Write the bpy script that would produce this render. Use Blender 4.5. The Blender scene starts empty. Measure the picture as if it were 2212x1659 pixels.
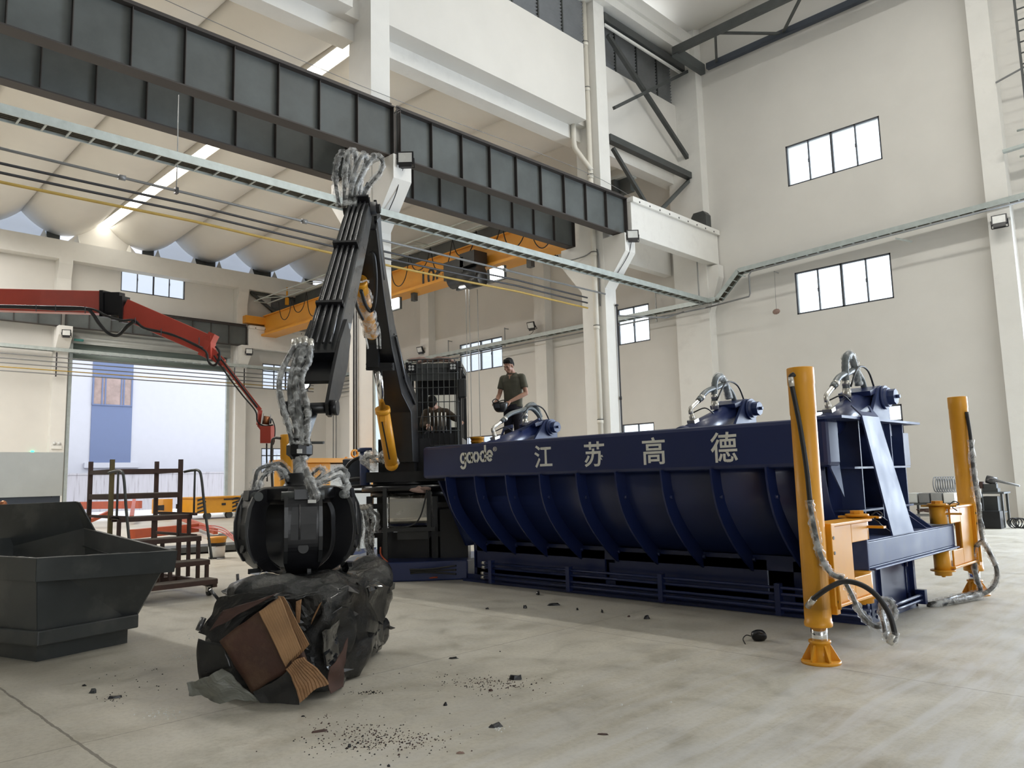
import bpy, bmesh, math, random
from mathutils import Vector, Matrix
V = Vector
PI = math.pi
random.seed(7)
scn = bpy.context.scene
COL = scn.collection

# ------------------------------------------------------------------ camera, world, light, exposure
YAW, PITCH, ROLL, FPX, CAMH = 0.781756861, 0.122086873, -0.026464112, 1669.74, 1.5
_F = V((-math.sin(YAW), math.cos(YAW), 0)); _Z = V((0, 0, 1)); _R = V((math.cos(YAW), math.sin(YAW), 0))
FW = _F*math.cos(PITCH) + _Z*math.sin(PITCH); _U = _Z*math.cos(PITCH) - _F*math.sin(PITCH)
RR = _R*math.cos(ROLL) + _U*math.sin(ROLL); UU = _U*math.cos(ROLL) - _R*math.sin(ROLL)
CP = V((0, 0, CAMH))
def ray(px, py): return FW + RR*((px-1106)/FPX) + UU*((829.5-py)/FPX)
def at(px, py, d): return CP + ray(px, py)*d            # a point d metres in front of the camera plane
def onX(px, py, x): r = ray(px, py); return CP + r*(x/r.x)
def onY(px, py, y): r = ray(px, py); return CP + r*(y/r.y)
def onZ(px, py, z=0.0): r = ray(px, py); return CP + r*((z-CAMH)/r.z)

cam = bpy.data.cameras.new('camera'); camo = bpy.data.objects.new('camera', cam); COL.objects.link(camo)
cam.sensor_fit = 'HORIZONTAL'; cam.sensor_width = 36.0; cam.lens = FPX*36.0/2212; cam.clip_start = 0.05; cam.clip_end = 500
camo.matrix_world = Matrix(((RR.x, UU.x, -FW.x, CP.x), (RR.y, UU.y, -FW.y, CP.y), (RR.z, UU.z, -FW.z, CP.z), (0, 0, 0, 1)))
scn.camera = camo

world = bpy.data.worlds.new('World'); scn.world = world; world.use_nodes = True
_bg = world.node_tree.nodes['Background']; _bg.inputs[0].default_value = (0.88, 0.94, 1.0, 1); _bg.inputs[1].default_value = 3.0

def area(name, loc, tgt, sx, sy, power, col):
    l = bpy.data.lights.new(name, 'AREA'); l.shape = 'RECTANGLE'; l.size = sx; l.size_y = sy; l.energy = power; l.color = col
    o = bpy.data.objects.new(name, l); COL.objects.link(o); o.location = loc
    o.rotation_euler = (V(tgt)-V(loc)).to_track_quat('-Z', 'Y').to_euler(); return o
sun = bpy.data.lights.new('sun', 'SUN'); sun.energy = .5; sun.angle = 0.01; sun.color = (1, .96, .9)
suno = bpy.data.objects.new('sun', sun); COL.objects.link(suno); suno.location = (0, 0, 60)
suno.rotation_euler = V((-0.55, -0.30, -0.78)).to_track_quat('-Z', 'Y').to_euler()
# daylight through the big end door just right of the frame, the near roof strip, and an added fill in the rear bay
area('end_door_daylight', (.7, 25.6, 4.0), (.2, 0, 1.5), 7.6, 7.8, 3400, (.74, .86, 1.0))
area('side_door_daylight', (10.8, -2.0, 4.2), (-8, 1.0, 0.0), 7, 7, 160, (1.0, .95, .87))
area('bay_roof_light_near', (1.0, 15.8, 18.78), (1.0, 15.7, 0), 18, 0.5, 1450, (1.0, .97, .90))
area('bay_fill_light_back', (-28.4, 2.1, 14.50), (-28.4, 2.1, 0), 23, 0.5, 4700, (1.0, .965, .91))  # added fill lamp to brighten the rear bay, no strip in view
scn.view_settings.view_transform = 'Standard'; scn.view_settings.look = 'None'
scn.view_settings.exposure = -0.12; scn.view_settings.gamma = 1.0; scn.view_settings.use_curve_mapping = False
scn.cycles.max_bounces = 10; scn.cycles.diffuse_bounces = 6; scn.cycles.transparent_max_bounces = 12
scn.cycles.sample_clamp_indirect = 6.0; scn.cycles.use_denoising = True
scn.cycles.caustics_reflective = False; scn.cycles.caustics_refractive = False

# ------------------------------------------------------------------ materials
def _nt(name):
    m = bpy.data.materials.new(name); m.use_nodes = True; nt = m.node_tree
    return m, nt, nt.nodes['Principled BSDF']
def _noise(nt, scale, detail=4, rough=.55, vec=None, dist=0):
    n = nt.nodes.new('ShaderNodeTexNoise'); n.inputs['Scale'].default_value = scale; n.inputs['Detail'].default_value = detail
    n.inputs['Roughness'].default_value = rough; n.inputs['Distortion'].default_value = dist
    if vec: nt.links.new(vec, n.inputs['Vector'])
    return n
def _ramp(nt, fac, stops):
    r = nt.nodes.new('ShaderNodeValToRGB'); e = r.color_ramp.elements
    e[0].position, e[0].color = stops[0][0], (*stops[0][1], 1); e[1].position, e[1].color = stops[-1][0], (*stops[-1][1], 1)
    for p, c in stops[1:-1]:
        k = e.new(p); k.color = (*c, 1)
    nt.links.new(fac, r.inputs[0]); return r
def _mix(nt, fac, a, b, typ='MIX'):
    m = nt.nodes.new('ShaderNodeMix'); m.data_type = 'RGBA'; m.blend_type = typ
    for s, v in ((m.inputs[0], fac), (m.inputs[6], a), (m.inputs[7], b)):
        if isinstance(v, (int, float)): s.default_value = v
        elif isinstance(v, tuple): s.default_value = (*v, 1) if len(v) == 3 else v
        else: nt.links.new(v, s)
    return m.outputs[2]
def _math(nt, op, a, b=None, c=None):
    m = nt.nodes.new('ShaderNodeMath'); m.operation = op
    for s, v in zip(m.inputs, (a, b, c)):
        if v is None: continue
        if isinstance(v, (int, float)): s.default_value = v
        else: nt.links.new(v, s)
    return m.outputs[0]
def mat(name, col, rough=.5, metal=0.0, var=.10, scale=2.0, bump=0.0, bscale=60, spec=.5, coat=0.0, dirt=None, dscale=4, dth=.62, rv=.08):
    m, nt, b = _nt(name)
    geo = nt.nodes.new('ShaderNodeTexCoord').outputs['Object']
    n = _noise(nt, scale, 6, .6, geo)
    lo = tuple(max(0, c*(1-var)) for c in col); hi = tuple(c*(1+var) for c in col)
    c = _ramp(nt, n.outputs[0], [(.3, lo), (.7, hi)]).outputs[0]
    if dirt:
        d = _noise(nt, dscale, 8, .65, geo)
        f = _ramp(nt, d.outputs[0], [(dth-.06, (0, 0, 0)), (dth+.1, (1, 1, 1))])
        c = _mix(nt, f.outputs[0], c, dirt)
    nt.links.new(c, b.inputs['Base Color'])
    rr = _ramp(nt, n.outputs[0], [(.25, (max(.03, rough-rv),)*3), (.75, (min(1, rough+rv),)*3)])
    nt.links.new(rr.outputs[0], b.inputs['Roughness'])
    b.inputs['Metallic'].default_value = metal
    b.inputs['Specular IOR Level'].default_value = spec; b.inputs['Coat Weight'].default_value = coat
    if bump:
        bn = _noise(nt, bscale, 4, .6, geo); bp = nt.nodes.new('ShaderNodeBump'); bp.inputs['Strength'].default_value = bump
        bp.inputs['Distance'].default_value = .02; nt.links.new(bn.outputs[0], bp.inputs['Height']); nt.links.new(bp.outputs[0], b.inputs['Normal'])
    return m
def emis(name, col, st):
    m, nt, b = _nt(name); b.inputs['Base Color'].default_value = (*col, 1)
    n = _noise(nt, 3.0); c = _ramp(nt, n.outputs[0], [(.2, tuple(x*.94 for x in col)), (.8, col)])
    nt.links.new(c.outputs[0], b.inputs['Emission Color']); b.inputs['Emission Strength'].default_value = st; return m
def film(name, lo=.03, hi=.50, col=(.9, .92, .92), scale=13):
    m, nt, b = _nt(name); geo = nt.nodes.new('ShaderNodeTexCoord').outputs['Object']
    b.inputs['Base Color'].default_value = (*col, 1); b.inputs['Roughness'].default_value = .16
    n = _noise(nt, scale, 3, .6, geo, .6); r = _ramp(nt, n.outputs[0], [(.38, (lo,)*3), (.68, (hi,)*3)])
    bp = nt.nodes.new('ShaderNodeBump'); bp.inputs['Strength'].default_value = .6; bp.inputs['Distance'].default_value = .02
    nt.links.new(n.outputs[0], bp.inputs['Height']); nt.links.new(bp.outputs[0], b.inputs['Normal'])
    nt.links.new(r.outputs[0], b.inputs['Alpha']); return m
def glass(name):
    m, nt, b = _nt(name); out = nt.nodes['Material Output']
    t = nt.nodes.new('ShaderNodeBsdfTransparent'); t.inputs[0].default_value = (.93, .96, .97, 1)
    g = nt.nodes.new('ShaderNodeBsdfGlossy'); g.inputs['Roughness'].default_value = .04
    mx = nt.nodes.new('ShaderNodeMixShader'); mx.inputs[0].default_value = .07
    nt.links.new(t.outputs[0], mx.inputs[1]); nt.links.new(g.outputs[0], mx.inputs[2]); nt.links.new(mx.outputs[0], out.inputs[0]); return m

M = {}
M['wall'] = mat('painted_plaster', (.695, .678, .645), .85, var=.035, scale=.6, bump=.05, bscale=30)
M['wallw'] = mat('white_painted_concrete', (.76, .75, .72), .8, var=.04, scale=1.2, bump=.08, bscale=25, dirt=(.70, .685, .66), dscale=1.2, dth=.62)
M['vault'] = mat('whitewashed_shell', (.80, .775, .73), .9, var=.03, scale=.5)
M['girder'] = mat('grey_primer_steel', (.090, .100, .100), .55, var=.25, scale=.9, spec=.4)
M['flange'] = mat('dark_brown_primer_steel', (.045, .038, .036), .6, var=.2, scale=2)
M['steel'] = mat('dark_steel', (.06, .065, .065), .5, var=.2, scale=3)
M['galv'] = mat('galvanised_steel', (.47, .52, .51), .42, metal=.35, var=.12, scale=5)
M['galvdark'] = mat('dull_galvanised_steel', (.35, .36, .36), .45, metal=.5, var=.1, scale=5)  # darker grey steel for hangers, ropes and shelves
M['cablefill'] = mat('bundled_cable_sheath', (.05, .045, .03), .6, var=.6, scale=18)
M['pipe'] = mat('grey_conduit', (.23, .235, .24), .45, metal=.3, var=.1)
M['pipek'] = mat('black_conduit', (.03, .03, .035), .45, var=.2)
M['pipey'] = mat('yellow_gas_pipe', (.42, .28, .06), .5, var=.15)
M['pvc'] = mat('cream_plastic_pipe', (.70, .67, .60), .5, var=.05)
M['winframe'] = mat('dark_window_frame', (.07, .075, .09), .45, var=.1)
M['glass'] = glass('window_glass')
M['louvre'] = mat('grey_louvre', (.17, .175, .18), .5, var=.12)
M['blue'] = mat('blue_machine_paint', (.0125, .0225, .088), .34, var=.06, scale=1.5, coat=.08, rv=.015)
M['bluel'] = mat('blue_machine_paint_sheen', (.028, .048, .140), .50, var=.25, scale=3, spec=.62, dirt=(.05, .07, .15), dscale=3, dth=.6)  # lighter copy of the blue, sheen from the end door put into the colour
M['yellow'] = mat('yellow_machine_paint', (.72, .325, .020), .42, var=.07, scale=2, coat=.08, spec=.4)
M['craney'] = mat('orange_crane_paint', (.70, .31, .035), .45, var=.06, scale=1)
M['red'] = mat('red_machine_paint', (.42, .055, .035), .42, var=.12, scale=2, coat=.2)
M['redd'] = mat('orange_red_frame_paint', (.38, .065, .020), .5, var=.15, scale=3)
M['black'] = mat('black_machine_paint', (.008, .008, .010), .36, var=.3, scale=3, coat=.05, spec=.45)
M['blackg'] = mat('satin_charcoal_paint', (.018, .019, .020), .38, var=.25, scale=3, coat=.1)
M['sidegrey'] = mat('graphite_paint', (.040, .040, .043), .30, var=.2, scale=5, spec=.7, coat=.3)  # graphite grey, also laid over one side of the stick
M['rubber'] = mat('black_rubber', (.012, .012, .013), .5, var=.2, scale=8)
M['chrome'] = mat('chromed_rod', (.80, .80, .80), .12, metal=1, var=.03)
M['stainless'] = mat('brushed_tank_metal', (.60, .585, .55), .24, metal=1, var=.08, scale=6)
M['fitting'] = mat('zinc_fitting', (.62, .60, .55), .3, metal=.8, var=.1)
M['hose'] = mat('dark_hose', (.035, .036, .036), .42, var=.2, scale=20)
M['hoseg'] = mat('grey_spiral_hose', (.13, .15, .155), .4, var=.2, scale=30)
M['film'] = film('clear_plastic_wrap')
M['film2'] = film('milky_plastic_wrap', .10, .75, (.82, .82, .80), 11)
M['raw'] = mat('mill_scale_steel', (.040, .045, .047), .40, var=.30, scale=1.3, spec=.5, dirt=(.070, .074, .072), dscale=2.2, dth=.56)
M['weld'] = mat('weld_seam', (.16, .16, .15), .5, var=.4, scale=30)
M['rust'] = mat('rusty_brown_frame', (.060, .030, .024), .6, var=.3, scale=6)
M['tread'] = mat('dusty_tread', (.16, .135, .115), .75, var=.25, scale=7)
M['oliveframe'] = mat('olive_frame_paint', (.13, .10, .035), .6, var=.2)
M['skin'] = mat('skin', (.40, .215, .145), .5, var=.08, scale=20)
M['hair'] = mat('black_hair', (.009, .008, .007), .7, var=.3, scale=60, bump=.4, bscale=120, spec=.2)
M['olive'] = mat('olive_cotton', (.085, .082, .058), .9, var=.18, scale=9, bump=.3, bscale=14)
M['brown'] = mat('brown_cotton', (.055, .038, .022), .9, var=.18, scale=9, bump=.25, bscale=14)
M['navy'] = mat('dark_trousers_cloth', (.016, .015, .022), .9, var=.2, scale=10, bump=.2, bscale=16)
M['lamp'] = emis('lit_lamp_lens', (1, .99, .95), 9)
M['lens'] = mat('frosted_lamp_lens', (.62, .63, .62), .25, var=.06)
M['white'] = mat('white_paint', (.80, .80, .77), .5, var=.04)
M['letter'] = mat('stencil_white', (.74, .74, .68), .6, var=.08, scale=14)
M['green'] = mat('grey_green_shutter', (.20, .245, .225), .5, var=.06, scale=2)
M['shutter'] = mat('pale_shutter_steel', (.42, .43, .41), .42, metal=.2, var=.06)
M['outwall'] = mat('outside_white_render', (.50, .50, .55), .9, var=.02)
M['outblue'] = mat('outside_blue_panel', (.135, .17, .29), .8, var=.03)
M['outwin'] = mat('outside_window_glass', (.30, .22, .20), .2, var=.3, scale=1.0)
M['fence'] = mat('stained_boundary_wall', (.66, .63, .66), .9, var=.10, scale=1.2)
M['tar'] = mat('outside_concrete', (.60, .59, .58), .9, var=.06)
M['sky_gap'] = None
M['copper'] = mat('copper_wire', (.42, .17, .08), .35, metal=.7, var=.1)
M['paper'] = mat('white_label', (.74, .75, .74), .6, var=.05)
M['teal'] = mat('teal_plastic', (.10, .35, .33), .5)
M['rag'] = mat('dusty_pink_rag', (.28, .19, .16), .9, var=.2, scale=12)
M['cardboard'] = mat('tan_board', (.34, .20, .10), .85, var=.2, scale=5)
M['pale'] = mat('pale_panel', (.56, .58, .56), .6, var=.05)
M['slate'] = mat('slate_panel', (.045, .055, .075), .5, var=.15)
M['ledgreen'] = emis('green_indicator', (.05, .9, .45), 3)

# translucent infill that lets the daylight outside through
def translucent(name, col):
    m, nt, b = _nt(name); out = nt.nodes['Material Output']
    d = nt.nodes.new('ShaderNodeBsdfDiffuse'); t = nt.nodes.new('ShaderNodeBsdfTranslucent')
    n = _noise(nt, 2.0); c = _ramp(nt, n.outputs[0], [(.2, tuple(x*.93 for x in col)), (.8, col)])
    nt.links.new(c.outputs[0], d.inputs[0]); nt.links.new(c.outputs[0], t.inputs[0])
    mx = nt.nodes.new('ShaderNodeMixShader'); mx.inputs[0].default_value = .30
    nt.links.new(d.outputs[0], mx.inputs[1]); nt.links.new(t.outputs[0], mx.inputs[2]); nt.links.new(mx.outputs[0], out.inputs[0]); return m
M['infill'] = translucent('translucent_infill', (.70, .76, .86))

def floor_mat():
    m, nt, b = _nt('power_floated_concrete')
    co = nt.nodes.new('ShaderNodeTexCoord').outputs['Object']
    sep = nt.nodes.new('ShaderNodeSeparateXYZ'); nt.links.new(co, sep.inputs[0])
    big = _noise(nt, .35, 6, .6, co); mid = _noise(nt, 2.2, 8, .65, co, .4); fine = _noise(nt, 28, 6, .7, co)
    c = _ramp(nt, big.outputs[0], [(.30, (.385, .358, .300)), (.50, (.475, .448, .382)), (.72, (.525, .503, .445))]).outputs[0]
    c2 = _ramp(nt, mid.outputs[0], [(.30, (.72, .71, .67)), (.48, (1, 1, 1)), (.7, (1.12, 1.12, 1.13))]).outputs[0]
    c = _mix(nt, .8, c, c2, 'MULTIPLY')
    c3 = _ramp(nt, fine.outputs[0], [(.28, (.76, .76, .74)), (.55, (1.05, 1.05, 1.05))]).outputs[0]
    c = _mix(nt, .7, c, c3, 'MULTIPLY')
    # sweeping trowel and tyre streaks, stronger towards the right hand aisle
    mp = nt.nodes.new('ShaderNodeMapping'); nt.links.new(co, mp.inputs[0]); mp.inputs['Rotation'].default_value = (0, 0, .18); mp.inputs['Scale'].default_value = (5.0, .55, 1)
    st = _noise(nt, 1.4, 6, .6, mp.outputs[0], .5)
    sf = _ramp(nt, st.outputs[0], [(.42, (0, 0, 0)), (.62, (1, 1, 1))]).outputs[0]
    rx = nt.nodes.new('ShaderNodeMapRange'); nt.links.new(sep.outputs[0], rx.inputs[0])
    rx.inputs[1].default_value = -4.5; rx.inputs[2].default_value = -1.2; rx.inputs[3].default_value = .12; rx.inputs[4].default_value = .75
    c = _mix(nt, _math(nt, 'MULTIPLY', sf, rx.outputs[0]), c, (.55, .55, .55))
    # rusty and oily stains
    sn = _noise(nt, .9, 7, .7, co, .8); so = _ramp(nt, sn.outputs[0], [(.60, (0, 0, 0)), (.74, (1, 1, 1))]).outputs[0]
    c = _mix(nt, _math(nt, 'MULTIPLY', so, .45), c, (.26, .205, .155))
    sp = nt.nodes.new('ShaderNodeTexVoronoi'); sp.inputs['Scale'].default_value = 9; nt.links.new(co, sp.inputs['Vector'])
    sk = _math(nt, 'LESS_THAN', sp.outputs['Distance'], .035)
    c = _mix(nt, _math(nt, 'MULTIPLY', sk, .55), c, (.10, .09, .08))
    # saw-cut joints, ragged
    jn = _noise(nt, 6, 5, .6, co)
    wob = _math(nt, 'MULTIPLY', _math(nt, 'SUBTRACT', jn.outputs[0], .5), .035)
    tot = None
    for axis, vals in ((1, (1.57, 6.05, -3.0, 10.6, 15.1, 19.6)), (0, (-5.27, -0.75, 3.8, -10.3, -20.0, -25, -30))):
        for v0 in vals:
            d = _math(nt, 'ABSOLUTE', _math(nt, 'ADD', _math(nt, 'SUBTRACT', sep.outputs[axis], v0), wob))
            wd = .011 if v0 == 1.57 else .005
            k = _math(nt, 'LESS_THAN', d, _math(nt, 'ADD', wd*.35, _math(nt, 'MULTIPLY', mid.outputs[0], wd)))
            tot = k if tot is None else _math(nt, 'MAXIMUM', tot, k)
    c = _mix(nt, _math(nt, 'MULTIPLY', tot, .7), c, (.13, .115, .10))
    nt.links.new(c, b.inputs['Base Color'])
    r = _ramp(nt, mid.outputs[0], [(.3, (.34,)*3), (.7, (.62,)*3)]); nt.links.new(r.outputs[0], b.inputs['Roughness'])
    b.inputs['Specular IOR Level'].default_value = .45
    bp = nt.nodes.new('ShaderNodeBump'); bp.inputs['Strength'].default_value = .12; bp.inputs['Distance'].default_value = .01
    nt.links.new(fine.outputs[0], bp.inputs['Height']); nt.links.new(bp.outputs[0], b.inputs['Normal'])
    return m
M['floor'] = floor_mat()

# ------------------------------------------------------------------ mesh helpers
WM = {}                                     # world matrix of every built parent
def frame(d, up=V((0, 0, 1))):
    d = V(d).normalized()
    if abs(d.dot(up)) > .98: up = V((0, 1, 0)) if abs(d.y) < .9 else V((1, 0, 0))
    x = up.cross(d).normalized(); y = d.cross(x); return x, y, d
def catmull(pts, n=6):
    P = [V(p) for p in pts]; P = [P[0]*2-P[1]] + P + [P[-1]*2-P[-2]]; out = []
    for i in range(1, len(P)-2):
        a, b, c, d = P[i-1:i+3]
        for k in range(n):
            t = k/n
            out.append(.5*((2*b)+(c-a)*t+(2*a-5*b+4*c-d)*t*t+(3*b-a-3*c+d)*t**3))
    out.append(P[-2]); return out
class MB:
    def __init__(s, mt=None): s.v = []; s.f = []; s.s = []; s.mt = mt
    def add(s, vs, fs, smooth=False):
        o = len(s.v); s.v += [V(q) for q in vs]
        if s.mt: s.v[o:] = [s.mt @ q for q in s.v[o:]]
        for f in fs: s.f.append([o+i for i in f]); s.s.append(smooth)
        return s
    def box(s, a, b):
        a, b = V(a), V(b)
        vs = [(x, y, z) for z in (a.z, b.z) for y in (a.y, b.y) for x in (a.x, b.x)]
        return s.add(vs, [(0, 2, 3, 1), (4, 5, 7, 6), (0, 1, 5, 4), (2, 6, 7, 3), (0, 4, 6, 2), (1, 3, 7, 5)])
    def cbox(s, c, sx, sy, sz): c = V(c); h = V((sx, sy, sz))/2; return s.box(c-h, c+h)
    def obox(s, c, ax, ay, az):              # centre and three half axes
        c, ax, ay, az = V(c), V(ax), V(ay), V(az)
        vs = [c+ax*i+ay*j+az*k for k in (-1, 1) for j in (-1, 1) for i in (-1, 1)]
        return s.add(vs, [(0, 2, 3, 1), (4, 5, 7, 6), (0, 1, 5, 4), (2, 6, 7, 3), (0, 4, 6, 2), (1, 3, 7, 5)])
    def bar(s, p, q, w, h, up=V((0, 0, 1))):
        p, q = V(p), V(q); x, y, d = frame(q-p, V(up)); return s.obox((p+q)/2, x*(w/2), y*(h/2), (q-p)/2)
    def bars(s, pts, w, h, up=V((0, 0, 1))):
        for a, b in zip(pts, pts[1:]): s.bar(a, b, w, h, up)
        return s
    def cyl(s, p, q, r, r2=None, n=16, caps=True, smooth=True):
        p, q = V(p), V(q); r2 = r if r2 is None else r2; x, y, d = frame(q-p)
        vs = [p+(x*math.cos(2*PI*i/n)+y*math.sin(2*PI*i/n))*r for i in range(n)]+[q+(x*math.cos(2*PI*i/n)+y*math.sin(2*PI*i/n))*r2 for i in range(n)]
        s.add(vs, [(i, (i+1) % n, n+(i+1) % n, n+i) for i in range(n)], smooth)
        if caps:
            o = len(s.v)-2*n; s.f.append([o+i for i in range(n)][::-1]); s.s.append(False); s.f.append([o+n+i for i in range(n)]); s.s.append(False)
        return s
    def tube(s, pts, r, n=8, jit=0.0, smooth=True, caps=True):
        pts = [V(p) for p in pts]; N = len(pts); rs = r if isinstance(r, (list, tuple)) else [r]*N
        T = [(pts[min(i+1, N-1)]-pts[max(i-1, 0)]).normalized() for i in range(N)]
        x, y, _ = frame(T[0]); vs = []
        for i in range(N):
            x = (x-T[i]*x.dot(T[i])).normalized(); y = T[i].cross(x)
            for k in range(n):
                rr = rs[i]*(1+random.uniform(-jit, jit)) if jit else rs[i]
                vs.append(pts[i]+(x*math.cos(2*PI*k/n)+y*math.sin(2*PI*k/n))*rr)
        fs = [(i*n+k, i*n+(k+1) % n, (i+1)*n+(k+1) % n, (i+1)*n+k) for i in range(N-1) for k in range(n)]
        s.add(vs, fs, smooth)
        if caps:
            o = len(s.v)-N*n; s.f.append([o+k for k in range(n)][::-1]); s.s.append(False)
            s.f.append([o+(N-1)*n+k for k in range(n)]); s.s.append(False)
        return s
    def prism(s, poly, vec):
        poly = [V(p) for p in poly]; vec = V(vec); n = len(poly)
        nrm = sum(((poly[i]-poly[0]).cross(poly[(i+1) % n]-poly[0]) for i in range(n)), V((0, 0, 0)))
        if nrm.dot(vec) < 0: poly = poly[::-1]
        return s.add(poly+[p+vec for p in poly], [tuple(range(n))[::-1], tuple(range(n, 2*n))]+[(i, (i+1) % n, n+(i+1) % n, n+i) for i in range(n)])
    def lathe(s, prof, o=(0, 0, 0), ax=(0, 0, 1), n=24, smooth=True):
        o = V(o); x, y, d = frame(ax); vs = []
        for r, z in prof:
            for k in range(n): vs.append(o+d*z+(x*math.cos(2*PI*k/n)+y*math.sin(2*PI*k/n))*r)
        m = len(prof)
        s.add(vs, [(i*n+k, i*n+(k+1) % n, (i+1)*n+(k+1) % n, (i+1)*n+k) for i in range(m-1) for k in range(n)], smooth); return s
    def ell(s, c, rx, ry, rz, n=14, m=9, rot=None):
        c = V(c); vs = []
        for j in range(m+1):
            t = PI*j/m
            for i in range(n):
                a = 2*PI*i/n; p = V((rx*math.sin(t)*math.cos(a), ry*math.sin(t)*math.sin(a), rz*math.cos(t)))
                vs.append(c+(rot @ p if rot else p))
        return s.add(vs, [(j*n+i, (j+1)*n+i, (j+1)*n+(i+1) % n, j*n+(i+1) % n) for j in range(m) for i in range(n)], True)
    def caps(s, p, q, r, r2=None, n=12):     # capsule
        r2 = r if r2 is None else r2; s.cyl(p, q, r, r2, n); s.ell(p, r, r, r, n, 6); s.ell(q, r2, r2, r2, n, 6); return s
    def grid(s, fn, nu, nv, smooth=True):
        vs = [fn(i/nu, j/nv) for i in range(nu+1) for j in range(nv+1)]; w = nv+1
        return s.add(vs, [(i*w+j, (i+1)*w+j, (i+1)*w+j+1, i*w+j+1) for i in range(nu) for j in range(nv)], smooth)
    def build(s, name, m, parent=None, solid=0.0, bevel=0.0, loc=None):
        me = bpy.data.meshes.new(name)
        if parent is not None: inv = WM[parent.name].inverted(); vs = [inv @ q for q in s.v]
        else:
            if loc is None:
                lo = [min(q[i] for q in s.v) for i in range(3)]; hi = [max(q[i] for q in s.v) for i in range(3)]
                loc = V(((lo[0]+hi[0])/2, (lo[1]+hi[1])/2, lo[2]))
            vs = [q-V(loc) for q in s.v]
        me.from_pydata(vs, [], s.f); me.polygons.foreach_set('use_smooth', s.s); me.update()
        o = bpy.data.objects.new(name, me); COL.objects.link(o); me.materials.append(M[m] if isinstance(m, str) else m)
        if parent is not None: o.parent = parent; WM[o.name] = WM[parent.name]
        else: o.location = loc; WM[o.name] = Matrix.Translation(loc)
        if solid: md = o.modifiers.new('solid', 'SOLIDIFY'); md.thickness = solid; md.offset = 0
        if bevel:
            md = o.modifiers.new('bevel', 'BEVEL'); md.width = bevel; md.segments = 2; md.limit_method = 'ANGLE'; md.angle_limit = .6
        return o
def tag(o, label, cat, group=None, kind=None):
    o['label'] = label; o['category'] = cat
    if group: o['group'] = group
    if kind: o['kind'] = kind
    return o
def thing(name, label, cat, loc=(0, 0, 0), rz=0.0, group=None):
    o = bpy.data.objects.new(name, None); COL.objects.link(o); o.empty_display_size = .2
    o.location = loc; o.rotation_euler = (0, 0, rz); WM[o.name] = Matrix.Translation(V(loc)) @ Matrix.Rotation(rz, 4, 'Z')
    return tag(o, label, cat, group)
def struct(mb, name, m, parent=None, **k):
    o = mb.build(name, m, parent, **k)
    if parent is None: o['kind'] = 'structure'
    return o
def dup(root, loc, rz=0.0, label=None):
    def cp(o, par):
        c = o.copy(); COL.objects.link(c)
        if par: c.parent = par
        for ch in list(o.children): cp(ch, c)
        return c
    c = cp(root, None); c.location = loc; c.rotation_euler = (0, 0, rz)
    if label: c['label'] = label
    return c
def text(body, c, right, up, w, h, depth, name, m, parent, bold=0.0):
    cu = bpy.data.curves.new(name, 'FONT'); cu.body = body; cu.size = 1; cu.offset = bold; cu.resolution_u = 6
    t = bpy.data.objects.new('tmp', cu); COL.objects.link(t); bpy.context.view_layer.update()
    me = bpy.data.meshes.new_from_object(t.evaluated_get(bpy.context.evaluated_depsgraph_get()))
    bpy.data.objects.remove(t); bpy.data.curves.remove(cu)
    xs = [v.co.x for v in me.vertices]; ys = [v.co.y for v in me.vertices]
    x0, x1, y0, y1 = min(xs), max(xs), min(ys), max(ys); right, up, c = V(right).normalized(), V(up).normalized(), V(c); n = right.cross(up)
    mb = MB(); vs = [c+right*((v.co.x-(x0+x1)/2)/(x1-x0)*w)+up*((v.co.y-(y0+y1)/2)/(y1-y0)*h)+n*depth for v in me.vertices]
    mb.add(vs, [tuple(p.vertices) for p in me.polygons]); bpy.data.meshes.remove(me)
    o = mb.build(name, m, parent); md = o.modifiers.new('solid', 'SOLIDIFY'); md.thickness = .004; md.offset = -1; return o
# ------------------------------------------------------------------ the hall: floor, walls, windows, door, roof
XL, YB, XC = -41.0, 25.2, -15.25
struct(MB().box((XL-.3, -45, -.25), (12, YB+.3, 0)), 'floor', 'floor', loc=(0, 0, 0))
struct(MB().box((-90, -60, -.40), (XL-.3, 80, -.03)), 'ground', 'tar')

def holed_wall(name, axis, c0, c1, u0, u1, z0, z1, holes, m):
    us = sorted({u0, u1, *[h[0] for h in holes], *[h[1] for h in holes]}); zs = sorted({z0, z1, *[h[2] for h in holes], *[h[3] for h in holes]})
    mb = MB()
    for a, b in zip(us, us[1:]):
        run = None
        for c, d in list(zip(zs, zs[1:])) + [(None, None)]:
            solid = c is not None and not any(h[0] <= (a+b)/2 <= h[1] and h[2] <= (c+d)/2 <= h[3] for h in holes)
            if solid: run = [run[0], d] if run else [c, d]
            if (not solid) and run:
                if axis == 'X': mb.box((c0, a, run[0]), (c1, b, run[1]))
                else: mb.box((a, c0, run[0]), (b, c1, run[1]))
                run = None
    return struct(mb, name, m)

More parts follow.
